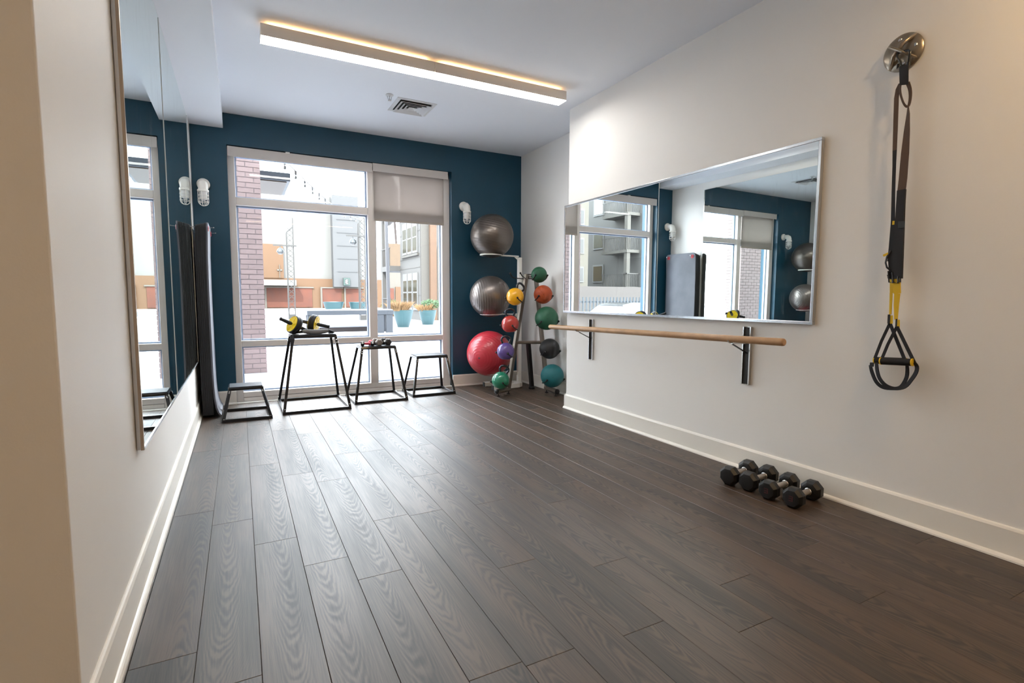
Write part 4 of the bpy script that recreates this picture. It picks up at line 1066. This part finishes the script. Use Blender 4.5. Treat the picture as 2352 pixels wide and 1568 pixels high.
MB().box(13.7, 22, 56.5, 66, G, 4.2).build('lower_storey', cream, t)
MB().box(13.7, 22, 56.4, 56.5, 4.18, 4.34).build('string_course', greyb, t)
for x0, x1 in ((13.75, 15.0), (16.4, 17.4)): MB().box(x0, x1, 56.3, 56.5, .2, 2.05).build('rust_panel', orb, t)
MB().box(15.2, 16.3, 56.35, 56.5, G, 2.2).build('door_bay', tanb, t)
t = thing('water_tower', 'grey water tower on rust coloured legs behind the brick hall', 'water tower', (17.6, 70, 0))
MB().lathe([(0, 10.4), (.9, 10.6), (1.7, 11.3), (2.05, 12.3), (2.1, 15.5), (1.2, 17.2), (0, 17.8)], 28, (17.3, 70, 0)).build('tank', mat('tank_grey', ext(176, 164, 154), .7, var=.15, vscale=1), t, smooth=True)
MB().tube([(17.3, 70, 0), (17.3, 70, 10.6)], .42, 14).build('riser', mat('riser', ext(190, 150, 130), .7, var=.15, vscale=2), t, smooth=True)
for dx, dy in ((-1.7, -1.4), (1.9, -1.4), (-1.7, 1.4), (1.9, 1.4)): MB().bar((17.3+dx*1.5, 70+dy*1.5, 0), (17.3+dx, 70+dy, 12), .28, .28).build('leg', mat('leg_rust', ext(150, 116, 104), .7), t)

# apartment house on the right
sid = mat('apt_siding', ext(188, 184, 178), .75); sid2 = mat('apt_siding_tan', ext(176, 168, 154), .75); obr = mat('apt_brick', ext(214, 156, 106), .8, var=.08, vscale=4); wtrim = mat('apt_white', ext(238, 238, 236), .6); wgl = mat('apt_glass', ext(150, 150, 120), .2, coat=.6)
t = thing('apartment_house', 'grey sided apartment house with white windows and orange brick strip at the right', 'building', (9, 27, G))
MB().box(8.0, 14, 25, 28.6, G, 9).build('siding', sid, t)
for z in (1.2, 2.6, 3.1, 4.4, 5.8): MB().box(7.985, 8.0, 25.05, 28.6, z, z+.03).build('siding_joint', sid2, t)
MB().box(8.02, 8.42, 24.9, 25, G, 9).build('corner_panel', sid2, t)
MB().box(8.42, 8.75, 24.7, 25, G, 9).build('brick_strip', obr, t)
MB().box(8.75, 14, 24.8, 25, G, 9).build('white_wall', wtrim, t)
MB().tube([(8.82, 24.7, G), (8.82, 24.7, 3.4), (8.90, 24.7, 3.7), (8.90, 24.7, 9)], .05, 8).build('downspout', sid2, t)
for z0, z1 in ((.45, 2.35), (3.35, 5.0)):
    for y0 in (25.35, 26.25, 27.15):
        f_ = MB().box(7.94, 8.0, y0, y0+.80, z0, z1).build('window', wtrim, t)
        MB().box(7.93, 7.945, y0+.10, y0+.70, z0+.12, z0+(z1-z0)*.46).box(7.93, 7.945, y0+.10, y0+.70, z0+(z1-z0)*.50, z0+(z1-z0)*.80).build('pane', wgl, f_)
MB().box(7.9, 8.0, 25.2, 28.1, 3.2, 3.32).build('sill_band', sid2, t)
for z in (2.55, 5.55): MB().box(7.4, 9.6, 28.6, 30.6, z, z+.28).build('balcony_slab', sid, t)
for x, y in ((7.55, 30.4),): MB().bar((x, y, G), (x, y, 8), .28, .28).build('balcony_post', sid, t)
for zz in (G+.1, 2.83, 5.83):
    mb = MB().box(7.4, 7.45, 28.6, 30.6, zz+.95, zz+1.0)
    for i in range(14): mb.box(7.41, 7.44, 28.65+i*.145, 28.68+i*.145, zz, zz+.95)
    tag(mb.build('railing', mat('rail_grey', ext(150, 144, 138), .6), t), kind='stuff')

# seen only in the mirrors: street side with apartment block, white hall, fence, wall and a parked car
t = thing('balcony_block', 'grey apartment block with stacked balconies, seen in the right mirror', 'building', (-21.5, 31, -.55))
MB().box(-27, -20.2, 28, 40, -.55, 16).build('wall', sid, t)
for k_ in range(5):
    z = 1.7 + k_*2.6
    MB().box(-20.2, -19.0, 28.2, 31.0, z, z+.2).build('balcony_slab', sid2, t)
    mb = MB().box(-19.05, -19.0, 28.2, 31.0, z+1.1, z+1.16).box(-20.2, -19.0, 28.2, 28.25, z+1.1, z+1.16)
    for i in range(18): mb.box(-19.04, -19.01, 28.25+i*.155, 28.28+i*.155, z+.2, z+1.1)
    for i in range(8): mb.box(-20.1+i*.14, -20.07+i*.14, 28.2, 28.23, z+.2, z+1.1)
    tag(mb.build('railing', mat('rail_grey', ext(150, 144, 138), .6), t), kind='stuff')
    for y0 in (32.2, 35): 
        f_ = MB().box(-20.2, -20.14, y0, y0+1.3, z+.6, z+2.0).build('window', wtrim, t)
        MB().box(-20.14, -20.12, y0+.12, y0+1.18, z+.72, z+1.88).build('pane', wgl, f_)
    f_ = MB().box(-22.6, -21.4, 27.94, 28, z+.6, z+2.0).build('window', wtrim, t)
    MB().box(-22.5, -21.5, 27.92, 27.94, z+.72, z+1.88).build('pane', wgl, f_)
MB().bar((-19.2, 28.4, -.55), (-19.2, 28.4, 14), .3, .3).build('balcony_post', sid2, t)
t = thing('white_hall', 'tall white hall with tan base behind the street fence, seen in the right mirror', 'building', (-22, 45, -.55))
MB().box(-34, -19.5, 42, 52, 3.0, 9.5).build('upper_wall', whiteb, t)
MB().box(-34, -19.5, 42, 52, -.55, 3.0).build('base_wall', tanb, t)
t = thing('cream_house', 'narrow cream house with small dark windows, seen in the right mirror beside the column', 'building', (-14, 32, -.55))
MB().box(-17.0, -9, 30, 36, -.55, 8).build('wall', cream, t)
for k_ in range(3):
    for x0 in (-16.6, -15.2, -13.8):
        f_ = MB().box(x0, x0+.7, 29.94, 30, 2.2+k_*2, 3.3+k_*2).build('window', wtrim, t)
        MB().box(x0+.08, x0+.62, 29.92, 29.94, 2.3+k_*2, 3.2+k_*2).build('pane', mat('dark_pane', ext(90, 90, 90), .3), f_)
t = thing('street_fence', 'blue grey picket fence along the street, seen in the right mirror', 'fence', (-12, 19, -.55))
fb = mat('fence_blue', ext(110, 136, 160), .6)
for i in range(110): MB().box(-24+i*.2, -23.94+i*.2, 19, 19.04, -.55, 1.15).build('picket', fb, t)
for z in (-.2, .9): MB().box(-24, -2, 19.04, 19.08, z, z+.06).build('rail', fb, t)
t = thing('retaining_wall', 'plain grey wall behind the street fence, seen in the right mirror', 'wall', (-14, 24, -.55))
MB().box(-30, -5, 23.5, 24, -.55, 1.75).build('masonry', mat('grey_masonry', ext(188, 172, 166), .8, bump=.3, bscale=10), t)
t = thing('parked_car', 'white car parked on the lower street, its snowy roof seen in the right mirror', 'car', (-5.4, 12.6, -.55))
carw = mat('car_white', ext(228, 230, 234), .25, coat=.8); cgl = mat('car_glass', ext(96, 120, 146), .1, coat=.8)
z0 = -.55
def loft(secs):
    vs = []; fs = []; n = len(secs[0])
    for s_ in secs: vs += s_
    for i in range(len(secs)-1):
        for k_ in range(n): fs.append((i*n+k_, i*n+(k_+1)%n, (i+1)*n+(k_+1)%n, (i+1)*n+k_))
    fs += [tuple(range(n))[::-1], tuple((len(secs)-1)*n+k_ for k_ in range(n))]
    return MB().add(vs, fs)
body = [(-7.6,.45,.62,.70),(-7.5,.30,.78,.80),(-6.9,.22,.86,.86),(-6.0,.2,.92,.88),(-4.4,.2,.94,.88),(-3.5,.22,.88,.86),(-3.15,.32,.78,.80),(-3.05,.42,.62,.70)]
loft([[Vector((x, 12.6-wy, z0+a)), Vector((x, 12.6+wy, z0+a)), Vector((x, 12.6+wy*1.03, z0+(a+b)/2)), Vector((x, 12.6+wy*.93, z0+b)), Vector((x, 12.6-wy*.93, z0+b)), Vector((x, 12.6-wy*1.03, z0+(a+b)/2))] for x, a, b, wy in body]).build('car_body', carw, t, smooth=True)
cabn = [(-6.9,.86,.90,.74),(-6.4,.86,1.36,.62),(-5.9,.86,1.47,.60),(-5.0,.86,1.49,.60),(-4.6,.86,1.42,.61),(-3.9,.86,.92,.74)]
loft([[Vector((x, 12.6-.80, z0+a)), Vector((x, 12.6+.80, z0+a)), Vector((x, 12.6+wy, z0+b)), Vector((x, 12.6-wy, z0+b))] for x, a, b, wy in cabn]).build('cabin_glass', cgl, t, smooth=True)
loft([[Vector((x, 12.6-.60, z0+a)), Vector((x, 12.6+.60, z0+a)), Vector((x, 12.6+.56, z0+a+.05)), Vector((x, 12.6-.56, z0+a+.05))] for x, a in ((-6.4,1.35),(-5.9,1.46),(-5.0,1.48),(-4.6,1.41))]).build('roof', carw, t, smooth=True)
for x in (-6.75, -3.95):
    for y in (11.82, 13.38):
        w_ = MB().lathe([(0,-.1),(.27,-.1),(.31,-.07),(.31,.07),(.27,.1),(0,.1)], 28, (x, y, z0+.31), (0,1,0)).build('wheel', rubber, t, smooth=True)
        MB().lathe([(.19,-.105),(.19,.105)], 16, (x, y, z0+.31), (0,1,0)).build('hubcap', chrome, w_)

print('objects', len(bpy.data.objects), 'tris', sum(len(o.data.polygons)*2 for o in bpy.data.objects if o.type == 'MESH'))
